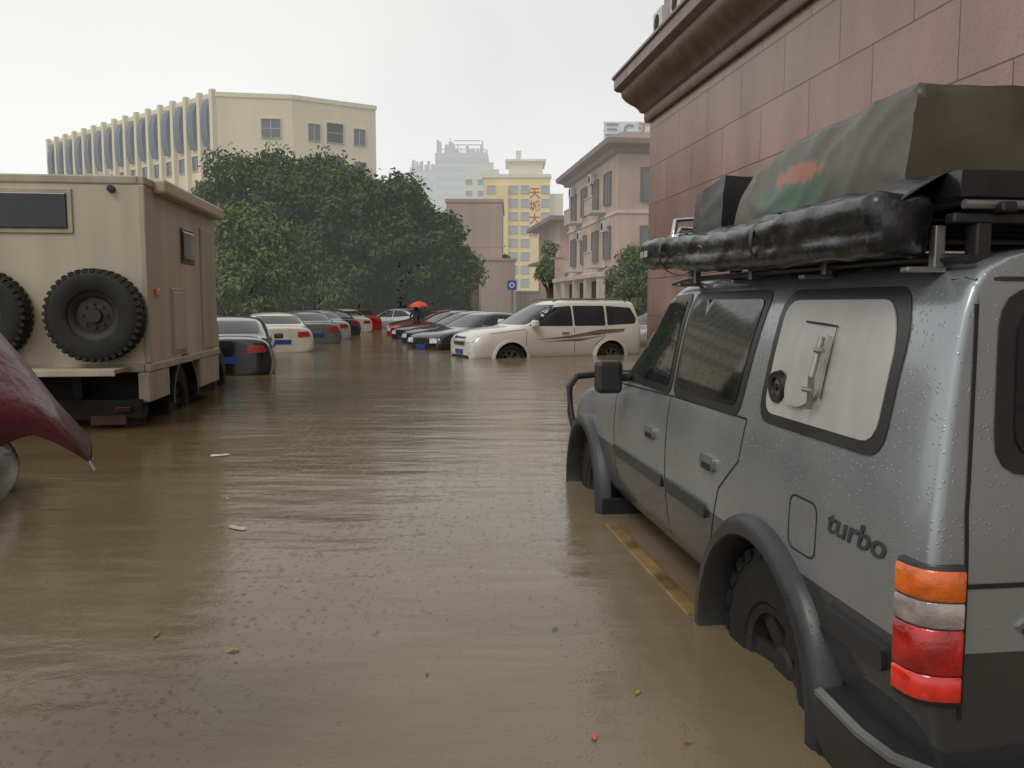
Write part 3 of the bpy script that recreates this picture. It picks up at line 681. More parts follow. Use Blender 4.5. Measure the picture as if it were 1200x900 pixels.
# ============================================================ person
def person(loc,rz):
    J={'pel':(0,0,.95),'wa':(0,0,1.1),'ch':(0,.0,1.32),'nk':(0,0,1.47),'hd':(0,.01,1.56),'ht':(0,.01,1.68),
     'shl':(-.17,0,1.40),'ell':(-.22,.0,1.14),'hal':(-.20,.12,.92),'shr':(.17,0,1.40),'elr':(.21,.12,1.18),'har':(.12,.26,1.28),
     'hil':(-.09,0,.92),'knl':(-.1,.02,.5),'anl':(-.1,0,.09),'tol':(-.1,.14,.04),'hir':(.09,0,.92),'knr':(.1,.04,.5),'anr':(.1,-.02,.09),'tor':(.1,.12,.04)}
    Rr={'pel':.13,'wa':.12,'ch':.15,'nk':.055,'hd':.085,'ht':.07,'shl':.06,'ell':.042,'hal':.03,'shr':.06,'elr':.042,'har':.03,'hil':.085,'knl':.055,'anl':.038,'tol':.032,'hir':.085,'knr':.055,'anr':.038,'tor':.032}
    E=[('pel','wa'),('wa','ch'),('ch','nk'),('nk','hd'),('hd','ht'),('ch','shl'),('shl','ell'),('ell','hal'),('ch','shr'),('shr','elr'),('elr','har'),('pel','hil'),('hil','knl'),('knl','anl'),('anl','tol'),('pel','hir'),('hir','knr'),('knr','anr'),('anr','tor')]
    ks=list(J); me=bpy.data.meshes.new('person'); me.from_pydata([J[k] for k in ks],[(ks.index(a),ks.index(b)) for a,b in E],[])
    o=bpy.data.objects.new('person',me); COL.objects.link(o)
    sk=o.modifiers.new('s','SKIN'); 
    for i,k in enumerate(ks): me.skin_vertices[0].data[i].radius=(Rr[k],Rr[k]); me.skin_vertices[0].data[i].use_root=(k=='pel')
    sb=o.modifiers.new('u','SUBSURF'); sb.levels=1; sb.render_levels=1
    o.location=loc; o.rotation_euler[2]=rz
    m=M('dark_clothes',(.03,.03,.045),.8); me.materials.append(m)
    mb=MB(); mb.lathe([(.001,1.74),(.06,1.72),(.098,1.65),(.10,1.58),(.07,1.54)],16,axis='z',c=(0,-.01,-.02)); h=mb.obj('hair',M('black_hair',(.01,.01,.01),.6),o,smooth=60)
    tag(o,'pedestrian in dark clothes standing under an orange umbrella','person')
person((-3.85,34.4,GZ),rad(160))
# ============================================================ water + ground
water=bpy.data.materials.new('flood_water'); water.use_nodes=True; nt=water.node_tree; N=nt.nodes; L=nt.links; b=N['Principled BSDF']
b.inputs['Roughness'].default_value=.15; b.inputs['IOR'].default_value=1.33; b.inputs['Specular IOR Level'].default_value=.5
tc=N.new('ShaderNodeTexCoord')
def noi(scale,det,mapscale=(1,1,1),rot=0):
    mp=N.new('ShaderNodeMapping'); mp.inputs['Scale'].default_value=mapscale; mp.inputs['Rotation'].default_value[2]=rot
    L.new(tc.outputs['Object'],mp.inputs['Vector']); n=N.new('ShaderNodeTexNoise'); n.inputs['Scale'].default_value=scale; n.inputs['Detail'].default_value=det
    L.new(mp.outputs[0],n.inputs['Vector']); return n.outputs['Fac']
def math_(op,a,b_=None,c=None):
    m=N.new('ShaderNodeMath'); m.operation=op
    for i,v in enumerate((a,b_,c)):
        if v is None: continue
        if hasattr(v,'links'): L.new(v,m.inputs[i])
        else: m.inputs[i].default_value=v
    return m.outputs[0]
cr=N.new('ShaderNodeValToRGB'); e=cr.color_ramp.elements; e[0].position=.25; e[0].color=(.125,.086,.040,1); e[1].position=.72; e[1].color=(.205,.160,.103,1)
sx0=N.new('ShaderNodeSeparateXYZ'); L.new(tc.outputs['Object'],sx0.inputs[0])
L.new(math_('ADD',noi(.45,5,(1,1.4,1)),math_('MULTIPLY',math_('MINIMUM',math_('MAXIMUM',math_('ADD',sx0.outputs[0],1.2),-2),1.2),.09)),cr.inputs[0]); L.new(cr.outputs[0],b.inputs['Base Color'])
h=math_('MULTIPLY',noi(.9,2,(.7,2.0,1),.15),.028)
h=math_('ADD',h,math_('MULTIPLY',noi(2.6,2,(.7,2.0,1),-.1),.010))
h=math_('ADD',h,math_('MULTIPLY',noi(9,2,(1,1.4,1)),.0026))
h=math_('ADD',h,math_('MULTIPLY',noi(40,2),.0013))
for sc,amp,fr in ((8,.0009,42),(15,.0010,30),(26,.0008,20)):
    vo=N.new('ShaderNodeTexVoronoi'); vo.voronoi_dimensions='2D'; vo.inputs['Scale'].default_value=sc; L.new(tc.outputs['Object'],vo.inputs['Vector'])
    d=vo.outputs['Distance']; sx=N.new('ShaderNodeSeparateXYZ'); L.new(vo.outputs['Color'],sx.inputs[0])
    gate=math_('MAXIMUM',math_('MULTIPLY',math_('SUBTRACT',sx.outputs[0],.4),1.7),0)
    env=math_('MAXIMUM',math_('SUBTRACT',1,math_('MULTIPLY',d,2.6)),0)
    w=math_('SINE',math_('MULTIPLY_ADD',d,fr,math_('MULTIPLY',sx.outputs[1],6)))
    h=math_('ADD',h,math_('MULTIPLY',math_('MULTIPLY',math_('MULTIPLY',w,env),gate),amp))
bp=N.new('ShaderNodeBump'); bp.inputs['Strength'].default_value=1; bp.inputs['Distance'].default_value=.55
L.new(h,bp.inputs['Height']); L.new(bp.outputs[0],b.inputs['Normal'])
mb=MB(); mb.add([(-45,-25,0),(45,-25,0),(45,63,0),(-45,63,0)],[(0,1,2,3)]); o=mb.obj('water',water); o['kind']='structure'
gm=M('wet_asphalt',(.06,.058,.052),.5,var=.3,vs=1,bump=.3,bs=30)
mb=MB()
def ring(x,y0,y1,z): return [(-x,y0,z),(x,y0,z),(x,y1,z),(-x,y1,z)]
vs=ring(44,-24,62,GZ)+ring(45.5,-25.5,63.5,.12)+ring(2500,-2500,3500,.12)
mb.add(vs,[(0,1,2,3)]+[(a+i,a+(i+1)%4,a+4+(i+1)%4,a+4+i) for a in (0,4) for i in range(4)])
o=mb.obj('ground',gm); o['kind']='structure'
leafm=[M('yellow_leaf',(.35,.25,.07),.6),M('orange_leaf',(.42,.12,.05),.6),M('green_leaf',(.12,.17,.04),.6),M('white_paper',(.60,.56,.52),.6),M('pink_paper',(.55,.36,.32),.6)]
def leafobj(x,y,sz,m,lab,nm,cat):
    mb=MB(); n=9; vs=[(0,0,.006)]
    for k in range(n):
        a=2*math.pi*k/n; r=sz*(.55+.45*abs(math.cos(a)))*(.8+.4*random.random()); vs.append((r*math.cos(a),r*.6*math.sin(a),.003+.008*random.random()))
    mb.add(vs,[(0,1+k,1+(k+1)%n) for k in range(n)]); o=mb.obj(nm,m,loc=(x,y,0),rz=random.random()*6,smooth=60); tag(o,lab,cat,'litter floating on the flood water')
lit=[(-2.50,7.25,.10,3),(-1.60,4.86,.075,4),(-1.05,3.1,.03,0),(-1.4,3.25,.022,2),(.245,2.45,.022,1),(.52,2.42,.015,1),(.17,3.3,.02,2),(.42,2.75,.02,0),(-.3,2.9,.015,0),(-1.9,5.6,.02,0)]
for x,y,s_,m in lit:
    if m in(3,4): leafobj(x,y,s_,leafm[m],'scrap of pale paper floating on brown water','paper_scrap','litter')
    else: leafobj(x,y,s_,leafm[m],'small fallen leaf floating on brown water','fallen_leaf','leaf')
for k in range(26):
    y=random.uniform(2.4,9); x=random.uniform(-.58,.1)*y; leafobj(x,y,random.uniform(.006,.013),leafm[random.choice([0,0,1,2])],'small fallen leaf floating on brown water','fallen_leaf','leaf')
# ============================================================ buildings
bglass=M('building_glass',(.06,.075,.085),.12,var=.35,vs=.8,haze=.18)
bglass2=M('hazy_building_glass',(.20,.22,.22),.4,var=.3,vs=.5,haze=.38)
fw=M('window_frame_white',(.55,.55,.52),.5)
def window_mesh(w,h,nx=2,ny=1,fr=fw,gl=bglass,dep=.12,t=.07):
    mb=MB(); 
    mb.box(-w/2,w/2,-.02,.02,0,h,1)
    mb.box(-w/2-t,-w/2,-dep,.02,-t,h+t,0); mb.box(w/2,w/2+t,-dep,.02,-t,h+t,0)
    mb.box(-w/2,w/2,-dep,.02,-t,0,0); mb.box(-w/2,w/2,-dep,.02,h,h+t,0)
    for i in range(1,nx): x=-w/2+w*i/nx; mb.box(x-.03,x+.03,-dep*.6,-.021,0,h,0)
    for i in range(1,ny): z=h*i/ny; mb.box(-w/2,w/2,-dep*.55,-.022,z-.03,z+.03,0)
    return mb.mesh('window',[fr,gl])
def facade(parent,p0,p1,ws,me,name='window'):
    d=Vector((p1[0]-p0[0],p1[1]-p0[1])); L_=d.length; d.normalize(); ang=math.atan2(d.y,d.x)
    nrm=Vector((d.y,-d.x))
    for u,z in ws:
        put(name,me,parent,(p0[0]+d.x*u+nrm.x*.02,p0[1]+d.y*u+nrm.y*.02,z),(0,0,ang))
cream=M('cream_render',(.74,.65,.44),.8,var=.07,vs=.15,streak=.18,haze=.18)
lb=top('office_building','long cream office building with slate blue window hoods','building')
A=(-62.0,117.);B=(-30.4,90.);C=(-22.9,91.2);Dp=(-15.0,96.2);E_=(-22,108);G=(-50,128)
HT=22.5
mb=MB(); mb.prism([A,B,C,Dp,E_,G],0,HT); mb.obj('wall',cream,lb)
mb=MB(); mb.sweep([A,B,C,Dp,E_,G],[(-.3,HT),(.1,HT),(.1,HT+.45),(-.3,HT+.45)],closed=True); mb.obj('parapet',M('parapet_cream',(.70,.64,.47),.8,haze=.18),lb)
wm=window_mesh(1.9,1.9,2,2); wm2=window_mesh(1.8,2.0,1,2,gl=M('dark_opening',(.03,.03,.03),.7,haze=.16)); wm3=window_mesh(1.3,1.7,2,1)
for z in (18.5,15.0,11.5,8.0,4.5):
    facade(lb,B,C,[(5.4,z)],wm); facade(lb,C,Dp,[(2.3,z),(7.4,z)],wm3); facade(lb,C,Dp,[(4.6,z)],wm2)
dAB=Vector((B[0]-A[0],B[1]-A[1])); LAB=dAB.length; dAB.normalize(); nAB=Vector((dAB.y,-dAB.x)); angAB=math.atan2(dAB.y,dAB.x)
nb_=15; sp=LAB/nb_
fin=MB(); fin.box(-.28,.28,-.5,0,0,HT+.7); finm=fin.mesh('pilaster',cream)
hd=MB()
prf=[(0,17.6),(-.35,17.6),(-.62,18.6),(-.72,20.0),(-.62,21.3),(-.35,22.1),(0,22.4)]
hd.prism(prf,-.62,.62,axis='x'); hdm=hd.mesh('window_hood',M('slate_blue_panel',(.07,.09,.13),.5,var=.2,vs=.6,haze=.18),40)
wl=window_mesh(1.5,1.5,2,1)
for k in range(nb_+1):
    p=Vector(A)+dAB*(k*sp if k<nb_ else LAB-.28)
    if k==0: p=Vector(A)+dAB*.28
    put('pilaster',finm,lb,(p.x,p.y,0),(0,0,angAB))
for k in range(nb_):
    p=Vector(A)+dAB*((k+.5)*sp)+nAB*.01
    put('window_hood',hdm,lb,(p.x,p.y,0),(0,0,angAB))
    for z in (15.4,11.9,8.4): put('window',wl,lb,(p.x,p.y,z),(0,0,angAB))
# --- granite building
gr=bpy.data.materials.new('granite_cladding'); gr.use_nodes=True; nt=gr.node_tree; N=nt.nodes; L=nt.links; b=N['Principled BSDF']; b.inputs['Roughness'].default_value=.28
tc=N.new('ShaderNodeTexCoord'); sx=N.new('ShaderNodeSeparateXYZ'); L.new(tc.outputs['Object'],sx.inputs[0]); ad=N.new('ShaderNodeMath'); L.new(sx.outputs[0],ad.inputs[0]); L.new(sx.outputs[1],ad.inputs[1])
cb=N.new('ShaderNodeCombineXYZ'); L.new(ad.outputs[0],cb.inputs[0]); L.new(sx.outputs[2],cb.inputs[1])
br=N.new('ShaderNodeTexBrick'); br.inputs['Scale'].default_value=1; br.inputs['Brick Width'].default_value=1.9; br.inputs['Row Height'].default_value=.98; br.inputs['Mortar Size'].default_value=.012; br.inputs['Mortar Smooth'].default_value=.2
br.inputs['Color1'].default_value=(.31,.195,.165,1); br.inputs['Color2'].default_value=(.265,.162,.138,1); br.inputs['Mortar'].default_value=(.085,.052,.047,1); L.new(cb.outputs[0],br.inputs['Vector'])
n1=N.new('ShaderNodeTexNoise'); n1.inputs['Scale'].default_value=45; n1.inputs['Detail'].default_value=4; L.new(tc.outputs['Object'],n1.inputs['Vector'])
mp=N.new('ShaderNodeMapping'); mp.inputs['Scale'].default_value=(1,1,.3); L.new(tc.outputs['Object'],mp.inputs['Vector'])
n2=N.new('ShaderNodeTexNoise'); n2.inputs['Scale'].default_value=.9; n2.inputs['Detail'].default_value=6; L.new(mp.outputs[0],n2.inputs['Vector'])
m1=N.new('ShaderNodeMapRange'); m1.inputs[1].default_value=.3; m1.inputs[2].default_value=.7; m1.inputs[3].default_value=.78; m1.inputs[4].default_value=1.2; L.new(n2.outputs['Fac'],m1.inputs[0])
m2=N.new('ShaderNodeMapRange'); m2.inputs[1].default_value=.3; m2.inputs[2].default_value=.7; m2.inputs[3].default_value=.84; m2.inputs[4].default_value=1.16; L.new(n1.outputs['Fac'],m2.inputs[0])
mu=N.new('ShaderNodeMath'); mu.operation='MULTIPLY'; L.new(m1.outputs[0],mu.inputs[0]); L.new(m2.outputs[0],mu.inputs[1])
vm=N.new('ShaderNodeVectorMath'); vm.operation='SCALE'; L.new(br.outputs['Color'],vm.inputs[0]); L.new(mu.outputs[0],vm.inputs['Scale']); L.new(vm.outputs[0],b.inputs['Base Color'])
bp=N.new('ShaderNodeBump'); bp.inputs['Strength'].default_value=.6; bp.inputs['Distance'].default_value=.02; bp.invert=True; L.new(br.outputs['Fac'],bp.inputs['Height']); L.new(bp.outputs[0],b.inputs['Normal'])
corn=M('maroon_granite',(.16,.085,.074),.35,var=.2,vs=2,streak=.3)
gb=top('granite_building','red granite clad building with a heavy moulded cornice','building',(0,0,0),HD)
mb=MB(); mb.box(6.5,22,-14,22.6,-.4,6.1); mb.obj('wall',gr,gb)
mb=MB(); rect=[(6.5,-14),(22,-14),(22,22.6),(6.5,22.6)]
prof=[(-.3,6.102),(.10,6.102),(.13,6.18),(.13,6.34),(.22,6.38),(.26,6.47),(.34,6.56),(.44,6.64),(.54,6.74),(.62,6.86),(.64,6.99),(.74,7.03),(.80,7.10),(.80,7.34),(.85,7.38),(.85,7.44),(-.3,7.46)]
mb.sweep(rect,prof,closed=True); mb.obj('cornice',corn,gb,smooth=30)
mb=MB(); mb.box(6.95,21,-13,23.0,7.4,12.5); mb.obj('upper_wall',gr,gb)
mb=MB(); mb.box(6.65,6.95,-13,23.3,9.6,9.9); mb.box(6.75,6.95,-13,23.2,8.1,8.25); mb.obj('upper_ledge',corn,gb,bevel=.02)
acm=MB(); acm.box(-.3,0,-.4,.4,0,.6,0); acm.lathe([(.001,-.31),(.2,-.31),(.22,-.3)],20,1,axis='x',c=(0,.08,.3)); acm=acm.mesh('air_conditioner',[fw,darkm])
for y in (22.5,21.0): put('air_conditioner',acm,gb,(6.93,y,8.35))
# --- pink three-storey building
pink=M('pink_stone_render',(.55,.385,.305),.7,var=.12,vs=.5,streak=.25,haze=.12)
pinkd=M('dark_eave',(.25,.17,.145),.6,var=.2,haze=.12)
pb_=top('hotel_building','pink three storey building with wide eaves and balconies','building',(0,0,0),HD)
mb=MB(); mb.box(11,28,44,57.5,-.4,9.1); mb.obj('wall',pink,pb_)
mb=MB(); mb.sweep([(11,44),(28,44),(28,57.5),(11,57.5)],[(-.3,9.1),(.25,9.1),(.35,9.3),(.75,9.45),(.8,9.7),(-.3,10.2)],closed=True); mb.obj('roof_eave',pinkd,pb_,smooth=30)
mb=MB(); mb.box(10.9,11.0,43.9,57.6,2.9,3.15); mb.box(10.9,28,43.88,44.0,2.9,3.15); mb.box(10.93,11.0,43.9,57.6,6.0,6.15); mb.box(10.9,28,43.93,44.0,6.0,6.15); mb.obj('string_course',M('pale_stone',(.58,.47,.39),.7,haze=.12),pb_)
brf=M('brown_frame',(.10,.06,.05),.5,haze=.12)
wp=window_mesh(1.5,1.6,2,1,fr=brf); wp2=window_mesh(1.3,1.6,2,1,fr=brf)
facade(pb_,(11,57.5),(11,44),[(u,z) for u in (2,5.2,8.4,11.4) for z in (6.7,3.8)],wp2)
facade(pb_,(11,44),(28,44),[(u,z) for u in (2.0,5,8) for z in (6.7,3.7,.6)],wp)
mb=MB()
for y in (44.1,47.4,50.7,54.0,57.2): mb.box(10.0,10.4,y,y+.4,-.4,2.7)
mb.box(9.9,11,44,57.6,2.7,2.95); mb.obj('arcade',M('pale_stone2',(.55,.44,.36),.7,streak=.2,haze=.12),pb_,bevel=.03)
mb=MB(); mb.box(10.98,11.02,44.8,57,-.4,2.6); mb.obj('shop_front',M('dark_shop',(.09,.05,.04),.4,var=.5,vs=1.5),pb_)
bal=MB(); bal.box(-1.0,1.0,-.8,0,0,.12); 
for k in range(11): bal.box(-1+k*.19,-.96+k*.19,-.8,-.76,.12,.85)
bal.box(-1,1,-.82,-.76,.85,.92); balm=bal.mesh('balcony',M('balcony_pale',(.5,.42,.36),.6,haze=.12))
facade(pb_,(11,57.5),(11,44),[(3.6,6.3),(9.9,6.3),(3.6,3.3),(9.9,3.3)],balm,'balcony')
for y,z in ((46.2,5.2),(49.6,8.2),(52.8,5.2),(55.6,8.2)): put('air_conditioner',acm,pb_,(10.98,y,z))
mb=MB(); mb.box(11.2,19,62,72,-.4,7.3); mb.box(10.3,19.5,61,73,7.3,7.6,1); mb.box(10.3,12,60,72,4.4,4.6,1); mb.box(10.5,11.2,60,60.5,-.4,4.4); mb.box(10.5,11.2,66,66.5,-.4,4.4)
o=mb.obj('annex_building',[pink,pinkd],rz=HD); tag(o,'lower pink annex building with dark overhanging roofs','building')
sg_=top('rooftop_sign','white rooftop sign frame with blue and red characters','sign',(7.75,58,12.25))
mb=MB()
for x in (-1.6,-.55,.55,1.6): mb.box(x-.04,x+.04,.02,.10,-2.5,1.1)
for z in (-.1,.5,1.05): mb.box(-1.7,1.7,0,.05,z-.03,z+.03)
mb.box(-1.65,1.65,.03,.04,0,1.0)
mb.obj('frame',M('white_sign',(.62,.64,.66),.5,var=.15,vs=2,haze=.3),sg_)
bl=M('sign_blue_letter',(.10,.14,.28),.5,haze=.25)
for i,(ch,mm) in enumerate((('三',bl),('C',bl),('汇',M('sign_red_letter',(.4,.08,.08),.5,haze=.25)))):
    text('lettering',ch,mm,1.0,sg_,Matrix.Translation((-1.1+i*1.1,-.04,.5))@Matrix.Rotation(rad(90),4,'X'),.03,0,.02)
# --- yellow hotel
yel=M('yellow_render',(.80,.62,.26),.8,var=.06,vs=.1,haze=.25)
yb=top('tower_building','yellow apartment tower with red vertical lettering','building')
mb=MB(); mb.box(-4.2,5.6,128,142,0,19.8); mb.box(-2.2,-.6,127.2,128,0,18.6); mb.obj('wall',yel,yb)
mb=MB(); mb.box(5.6,7.6,129,142,0,17.6); mb.box(-.5,4.6,131,138,19.8,22.6); mb.obj('rear_wall',M('pale_yellow',(.66,.60,.45),.8,haze=.3),yb)
mb=MB(); mb.sweep([(-4.2,128),(5.6,128),(5.6,142),(-4.2,142)],[(-.2,19.8),(.2,19.8),(.2,20.3),(-.2,20.3)],closed=True); mb.box(-1.,5.1,130.5,138.5,22.6,22.9);mb.box(.6,1.4,132,134,22.9,24.4); mb.obj('parapet',M('parapet_white',(.7,.66,.55),.8,haze=.3),yb)
wy=window_mesh(1.1,1.0,1,1,gl=bglass2,t=.1)
facade(yb,(-4.2,128),(5.6,128),[(u,z) for u in (1.1,4.4,6.1,9.1) for z in [2.0+1.95*k for k in range(9)]],wy)
redt=M('red_lettering',(.45,.04,.03),.5,haze=.14)
for i,ch in enumerate('天城大厦'):
    text('lettering',ch,redt,1.65,yb,Matrix.Translation((3.35,127.97,17.5-i*1.9))@Matrix.Rotation(rad(90),4,'X'),.02,0,.02)
# --- hazy tower
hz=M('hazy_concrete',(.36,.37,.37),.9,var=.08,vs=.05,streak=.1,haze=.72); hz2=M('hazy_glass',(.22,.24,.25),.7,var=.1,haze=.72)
hb=top('high_rise_building','hazy grey high-rise with irregular scaffolded roof','building')
mb=MB(); mb.box(-35,-9,298,320,0,47); mb.box(-26,-8.2,294,315,0,52); mb.box(-33,-28,295,298,0,44); mb.obj('wall',hz,hb)
random.seed(3)
mb=MB()
for k in range(60): x=random.uniform(-26,-8.5); y=random.uniform(294,300); z1=52+abs(random.gauss(2.4,1.4)); w_=random.uniform(.25,1.2); mb.box(x,x+w_,y,y+.35,51.9,z1)
for k in range(24): x=random.uniform(-35,-26); mb.box(x,x+random.uniform(.3,1),297.5,298.5,46.9,random.uniform(47.5,50.5))
for z in (53.2,54.6,56): mb.box(-24+(z-53)*1.5,-8.8-(z-53)*.6,294.4,294.7,z,z+.3)
o=mb.obj('roof_scaffold',hz2,hb)
mb=MB()
for z in range(4,50,3): mb.box(-25.6,-8.6,293.5,294,z,z+1.5)
for z in range(4,46,3): mb.box(-32.6,-28.3,294.6,295,z,z+1.5)
mb.obj('window_band',hz2,hb)
ab=top('apartment_block','hazy cream apartment block in the rain','building')
mb=MB(); mb.box(-13,-3.5,232,250,0,37); mb.box(-9,-5,233,236,37,39); mb.obj('wall',M('hazy_cream',(.60,.55,.42),.9,var=.08,vs=.08,haze=.55),ab)
wz=window_mesh(1.6,1.3,1,1,gl=bglass2)
facade(ab,(-13,232),(-3.5,232),[(u,z) for u in (1.5,4.7,8) for z in range(12,36,3)],wz)
bw=M('brown_plaster',(.40,.28,.215),.8,var=.1,vs=.3,streak=.3,haze=.14)
mb=MB(); mb.box(-5.0,-.75,66,76,0,9.0); mb.box(-5.1,-.65,65.9,76.1,9.0,9.25); mb.box(-4.6,-.5,65.98,66,5.6,5.75); o=mb.obj('side_building',bw); tag(o,'plain brown plastered building block','building')
mb=MB(); mb.box(-2.3,.25,63.8,65.8,-.4,4.5); mb.box(-2.4,.35,63.7,65.85,4.5,4.65); o=mb.obj('gate_pier_wall',bw); tag(o,'plain brown plastered low wall block','wall')
mb=MB(); mb.box(-45,-2.5,64.5,64.8,0,2.6); mb.box(-45,-2.5,64.4,64.9,2.6,2.75); o=mb.obj('boundary_wall',M('grey_wall',(.22,.19,.16),.8,streak=.3)); tag(o,'long plastered boundary wall behind trees','wall')
mb=MB(); mb.box(.3,10,70,70.3,0,2.2); mb.box(.3,10,69.9,70.4,2.2,2.35); o=mb.obj('boundary_wall',M('pale_wall',(.48,.40,.33),.8,streak=.3,haze=.12)); tag(o,'pale pink boundary wall beside the hotel','wall')
sgn=top('traffic_sign','square blue sign with white symbol on grey pole','sign',(0,46,GZ))
mb=MB(); mb.tube([(0,0,0),(0,0,2.9)],.04,10); mb.obj('pole',steel,sgn,smooth=60)
mb=MB(); mb.box(-.25,.25,-.06,-.04,2.44,2.94); mb.lathe([(.08,-.066),(.08,-.061),(.15,-.061),(.15,-.066)],24,1,c=(0,0,2.69),closed=True); mb.obj('sign_panel',[M('sign_blue',(.02,.08,.33),.4),fw],sgn)
# ============================================================ trees
def leafmat(name,c1,c2,haze):
    m=bpy.data.materials.new(name); m.use_nodes=True; nt=m.node_tree; N=nt.nodes; L=nt.links; b=N['Principled BSDF']; b.inputs['Roughness'].default_value=.7; b.inputs['Specular IOR Level'].default_value=.2
    g=N.new('ShaderNodeNewGeometry'); tc=N.new('ShaderNodeTexCoord'); n=N.new('ShaderNodeTexNoise'); n.inputs['Scale'].default_value=.7; L.new(tc.outputs['Object'],n.inputs['Vector'])
    a=N.new('ShaderNodeMath'); a.operation='MULTIPLY_ADD'; a.inputs[1].default_value=.35; L.new(g.outputs['Random Per Island'],a.inputs[0]); L.new(n.outputs['Fac'],a.inputs[2])
    cr=N.new('ShaderNodeValToRGB'); cr.color_ramp.elements[0].position=.4; cr.color_ramp.elements[0].color=(*c1,1); cr.color_ramp.elements[1].position=.95; cr.color_ramp.elements[1].color=(*c2,1)
    L.new(a.outputs[0],cr.inputs[0]); L.new(cr.outputs[0],b.inputs['Base Color'])
    if haze: paint_haze(m,haze)
    return m
lm1=leafmat('dark_foliage',(.024,.05,.017),(.08,.125,.034),.055); lm2=leafmat('light_foliage',(.048,.085,.022),(.15,.20,.055),.04); bark=M('bark',(.08,.065,.05),.9,bump=.6,bs=12)
def tree(x,y,H,R,z0=1.2,n=9000,leaf=.17,mat=lm1,lab='dark green broadleaf tree with dense hanging foliage',seed=1,lobes=26):
    rnd=random.Random(seed); e=top('tree',lab,'tree',(x,y,0),group='trees behind the parked cars')
    lb_=[]
    for i in range(lobes):
        zz=(i+rnd.random())/lobes; a=rnd.uniform(0,6.28); prof=math.sin(math.pi*min(1,(.24+.76*zz)*.93))**.6
        rr=R*prof*rnd.uniform(.45,.95); z=z0+(H-z0)*(.08+.84*zz)
        lb_.append((Vector((rr*math.cos(a),rr*math.sin(a),z)),R*rnd.uniform(.20,.40)))
    lb_.append((Vector((0,0,H-R*.36)),R*.34)); lb_.append((Vector((0,0,(H+z0)*.5)),R*.7)); lb_.append((Vector((0,0,(H+z0)*.32)),R*.65)); lb_.append((Vector((0,0,(H+z0)*.68)),R*.58))
    mb=MB(); mb.tube([(0,0,-.4),(.05,.02,z0*.8),(0,.1,H*.35),(.1,0,H*.6)],[.32,.26,.2,.1],10)
    for c,r in lb_[:10]: mb.tube([(0,.05,H*.25+rnd.uniform(0,1)),tuple(c*.5+Vector((0,0,H*.2))),tuple(c)],[.13,.08,.03],7)
    mb.obj('trunk',bark,e,smooth=60)
    vs=[];fs=[]
    tot=sum(r*r for c,r in lb_)
    for c,r in lb_:
        for k in range(int(n*r*r/tot)):
            d=Vector((rnd.gauss(0,1),rnd.gauss(0,1),rnd.gauss(0,1))).normalized()
            sc=rnd.uniform(.6,1.12)*(1+.6*noise.noise(d*2.6+c))
            p=c+Vector((d.x*r*sc,d.y*r*sc,d.z*r*sc*.9-.12*abs(rnd.gauss(0,1))*r))
            if p.z<z0-.3: continue
            nrm=(d+Vector((rnd.gauss(0,.5),rnd.gauss(0,.5),rnd.gauss(0,.5)+.2))).normalized()
            t=nrm.cross(Vector((rnd.gauss(0,1),rnd.gauss(0,1),rnd.gauss(0,.6)))).normalized(); u=nrm.cross(t)
            L_=leaf*rnd.uniform(.6,1.3); W_=L_*rnd.uniform(.35,.6)
            o=len(vs); vs+=[p-t*L_,p+u*W_-nrm*.03,p+t*L_-Vector((0,0,L_*.3)),p-u*W_-nrm*.03]; fs.append((o,o+1,o+2,o+3))
    me=bpy.data.meshes.new('crown'); me.from_pydata([tuple(v) for v in vs],[],fs); me.materials.append(mat)
    o=bpy.data.objects.new('crown',me); COL.objects.link(o); o.parent=e
    return e
tree(-16.6,50,8.6,2.6,seed=11,n=14000); tree(-14.3,49,10.0,3.2,seed=12,n=20000); tree(-11.4,50,10.0,3.0,seed=13,n=20000); tree(-9.0,49,9.4,3.0,seed=14,n=20000)
tree(-6.5,50,8.5,2.8,seed=15,n=18000); tree(-4.7,51,7.0,2.4,seed=16,n=15000); tree(-13.2,55,9.3,3.5,seed=17,n=14000); tree(-7.9,55,9.4,3.2,seed=18,n=14000); tree(-4.2,53,5.6,2.0,seed=20,n=9000,z0=.6)
tree(-10.6,53,8.8,3.3,seed=21,n=14000,z0=.6)
tree(-10.4,34,5.1,2.0,seed=19,z0=.9,n=14000,leaf=.12,mat=lm2,lab='smaller lighter green tree beside the camper truck')
X,Y=F(11.0,40.6); tree(X,Y,4.1,1.4,seed=31,z0=.9,n=7000,leaf=.11,mat=lm2,lab='small light green tree beside the pink building')
X,Y=F(10.3,61); tree(X,Y,4.7,1.0,seed=32,z0=3.1,n=2500,leaf=.14,mat=lm2,lab='green foliage at the annex building')
tree(-.6,67,5.2,.8,seed=33,z0=1,n=2500,leaf=.13,lab='slim dark tree beside the brown building')
rnd=random.Random(5); vs=[];fs=[]
for k in range(14000):
    p=Vector((rnd.uniform(-22,-2.5),rnd.gauss(51.5,.8),abs(rnd.gauss(.8,.7)))); t=Vector((rnd.gauss(0,1),rnd.gauss(0,1),rnd.gauss(0,1))).normalized(); u=t.cross(Vector((rnd.gauss(0,1),rnd.gauss(0,1),1))).normalized(); o=len(vs); vs+=[p-t*.2,p+u*.12,p+t*.2,p-u*.12]; fs.append((o,o+1,o+2,o+3))
me=bpy.data.meshes.new('hedge'); me.from_pydata([tuple(v) for v in vs],[],fs); me.materials.append(lm1); o=bpy.data.objects.new('hedge',me); COL.objects.link(o); tag(o,'dark shrubs and ground planting under the trees','hedge'); o['kind']='stuff'
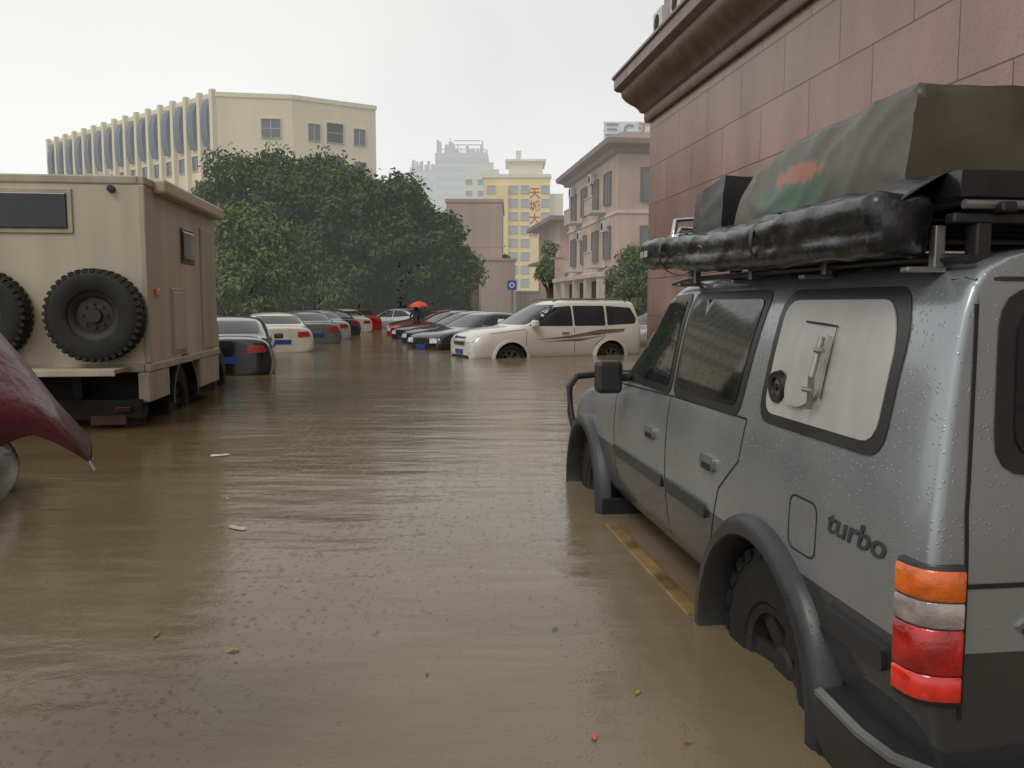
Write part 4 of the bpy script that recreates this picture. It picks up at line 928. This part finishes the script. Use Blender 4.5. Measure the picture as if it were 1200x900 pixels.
# ============================================================ world, light, camera
w=bpy.data.worlds.new('World'); S.world=w; w.use_nodes=True; nt=w.node_tree; N=nt.nodes; L=nt.links; N.clear()
out=N.new('ShaderNodeOutputWorld'); sky=N.new('ShaderNodeTexSky'); sky.sky_type='NISHITA'; sky.sun_disc=False; sky.sun_elevation=rad(50); sky.sun_rotation=rad(215)
b1=N.new('ShaderNodeBackground'); b1.inputs[1].default_value=.05; hs=N.new('ShaderNodeHueSaturation'); hs.inputs['Saturation'].default_value=.15; L.new(sky.outputs[0],hs.inputs['Color']); L.new(hs.outputs[0],b1.inputs[0])
b2=N.new('ShaderNodeBackground'); tc=N.new('ShaderNodeTexCoord'); n=N.new('ShaderNodeTexNoise'); n.inputs['Scale'].default_value=1.3; n.inputs['Detail'].default_value=4; L.new(tc.outputs['Generated'],n.inputs['Vector'])
sx=N.new('ShaderNodeSeparateXYZ'); L.new(tc.outputs['Generated'],sx.inputs[0])
a=N.new('ShaderNodeMath'); a.operation='MULTIPLY_ADD'; a.inputs[1].default_value=-.6; L.new(sx.outputs[0],a.inputs[0]); L.new(n.outputs['Fac'],a.inputs[2])
cr=N.new('ShaderNodeValToRGB'); cr.color_ramp.elements[0].position=.2; cr.color_ramp.elements[0].color=(.47,.475,.46,1); cr.color_ramp.elements[1].position=.8; cr.color_ramp.elements[1].color=(.85,.84,.81,1)
L.new(a.outputs[0],cr.inputs[0]); L.new(cr.outputs[0],b2.inputs[0]); b2.inputs[1].default_value=.85
ads=N.new('ShaderNodeAddShader'); L.new(b1.outputs[0],ads.inputs[0]); L.new(b2.outputs[0],ads.inputs[1]); L.new(ads.outputs[0],out.inputs[0])
sl=bpy.data.lights.new('sun','SUN'); sl.energy=.9; sl.angle=rad(20); sl.color=(1,.94,.85); so=bpy.data.objects.new('sun',sl); COL.objects.link(so)
so.rotation_euler=(rad(40),0,rad(-35))
S.view_settings.view_transform='Standard'; S.view_settings.look='None'; S.view_settings.exposure=0
cd=bpy.data.cameras.new('camera'); cd.lens=30; cd.sensor_width=36; cd.clip_start=.05; cd.clip_end=6000
co=bpy.data.objects.new('camera',cd); COL.objects.link(co); co.location=(0,0,1.3); co.rotation_euler=(rad(90-5.37),0,0); S.camera=co
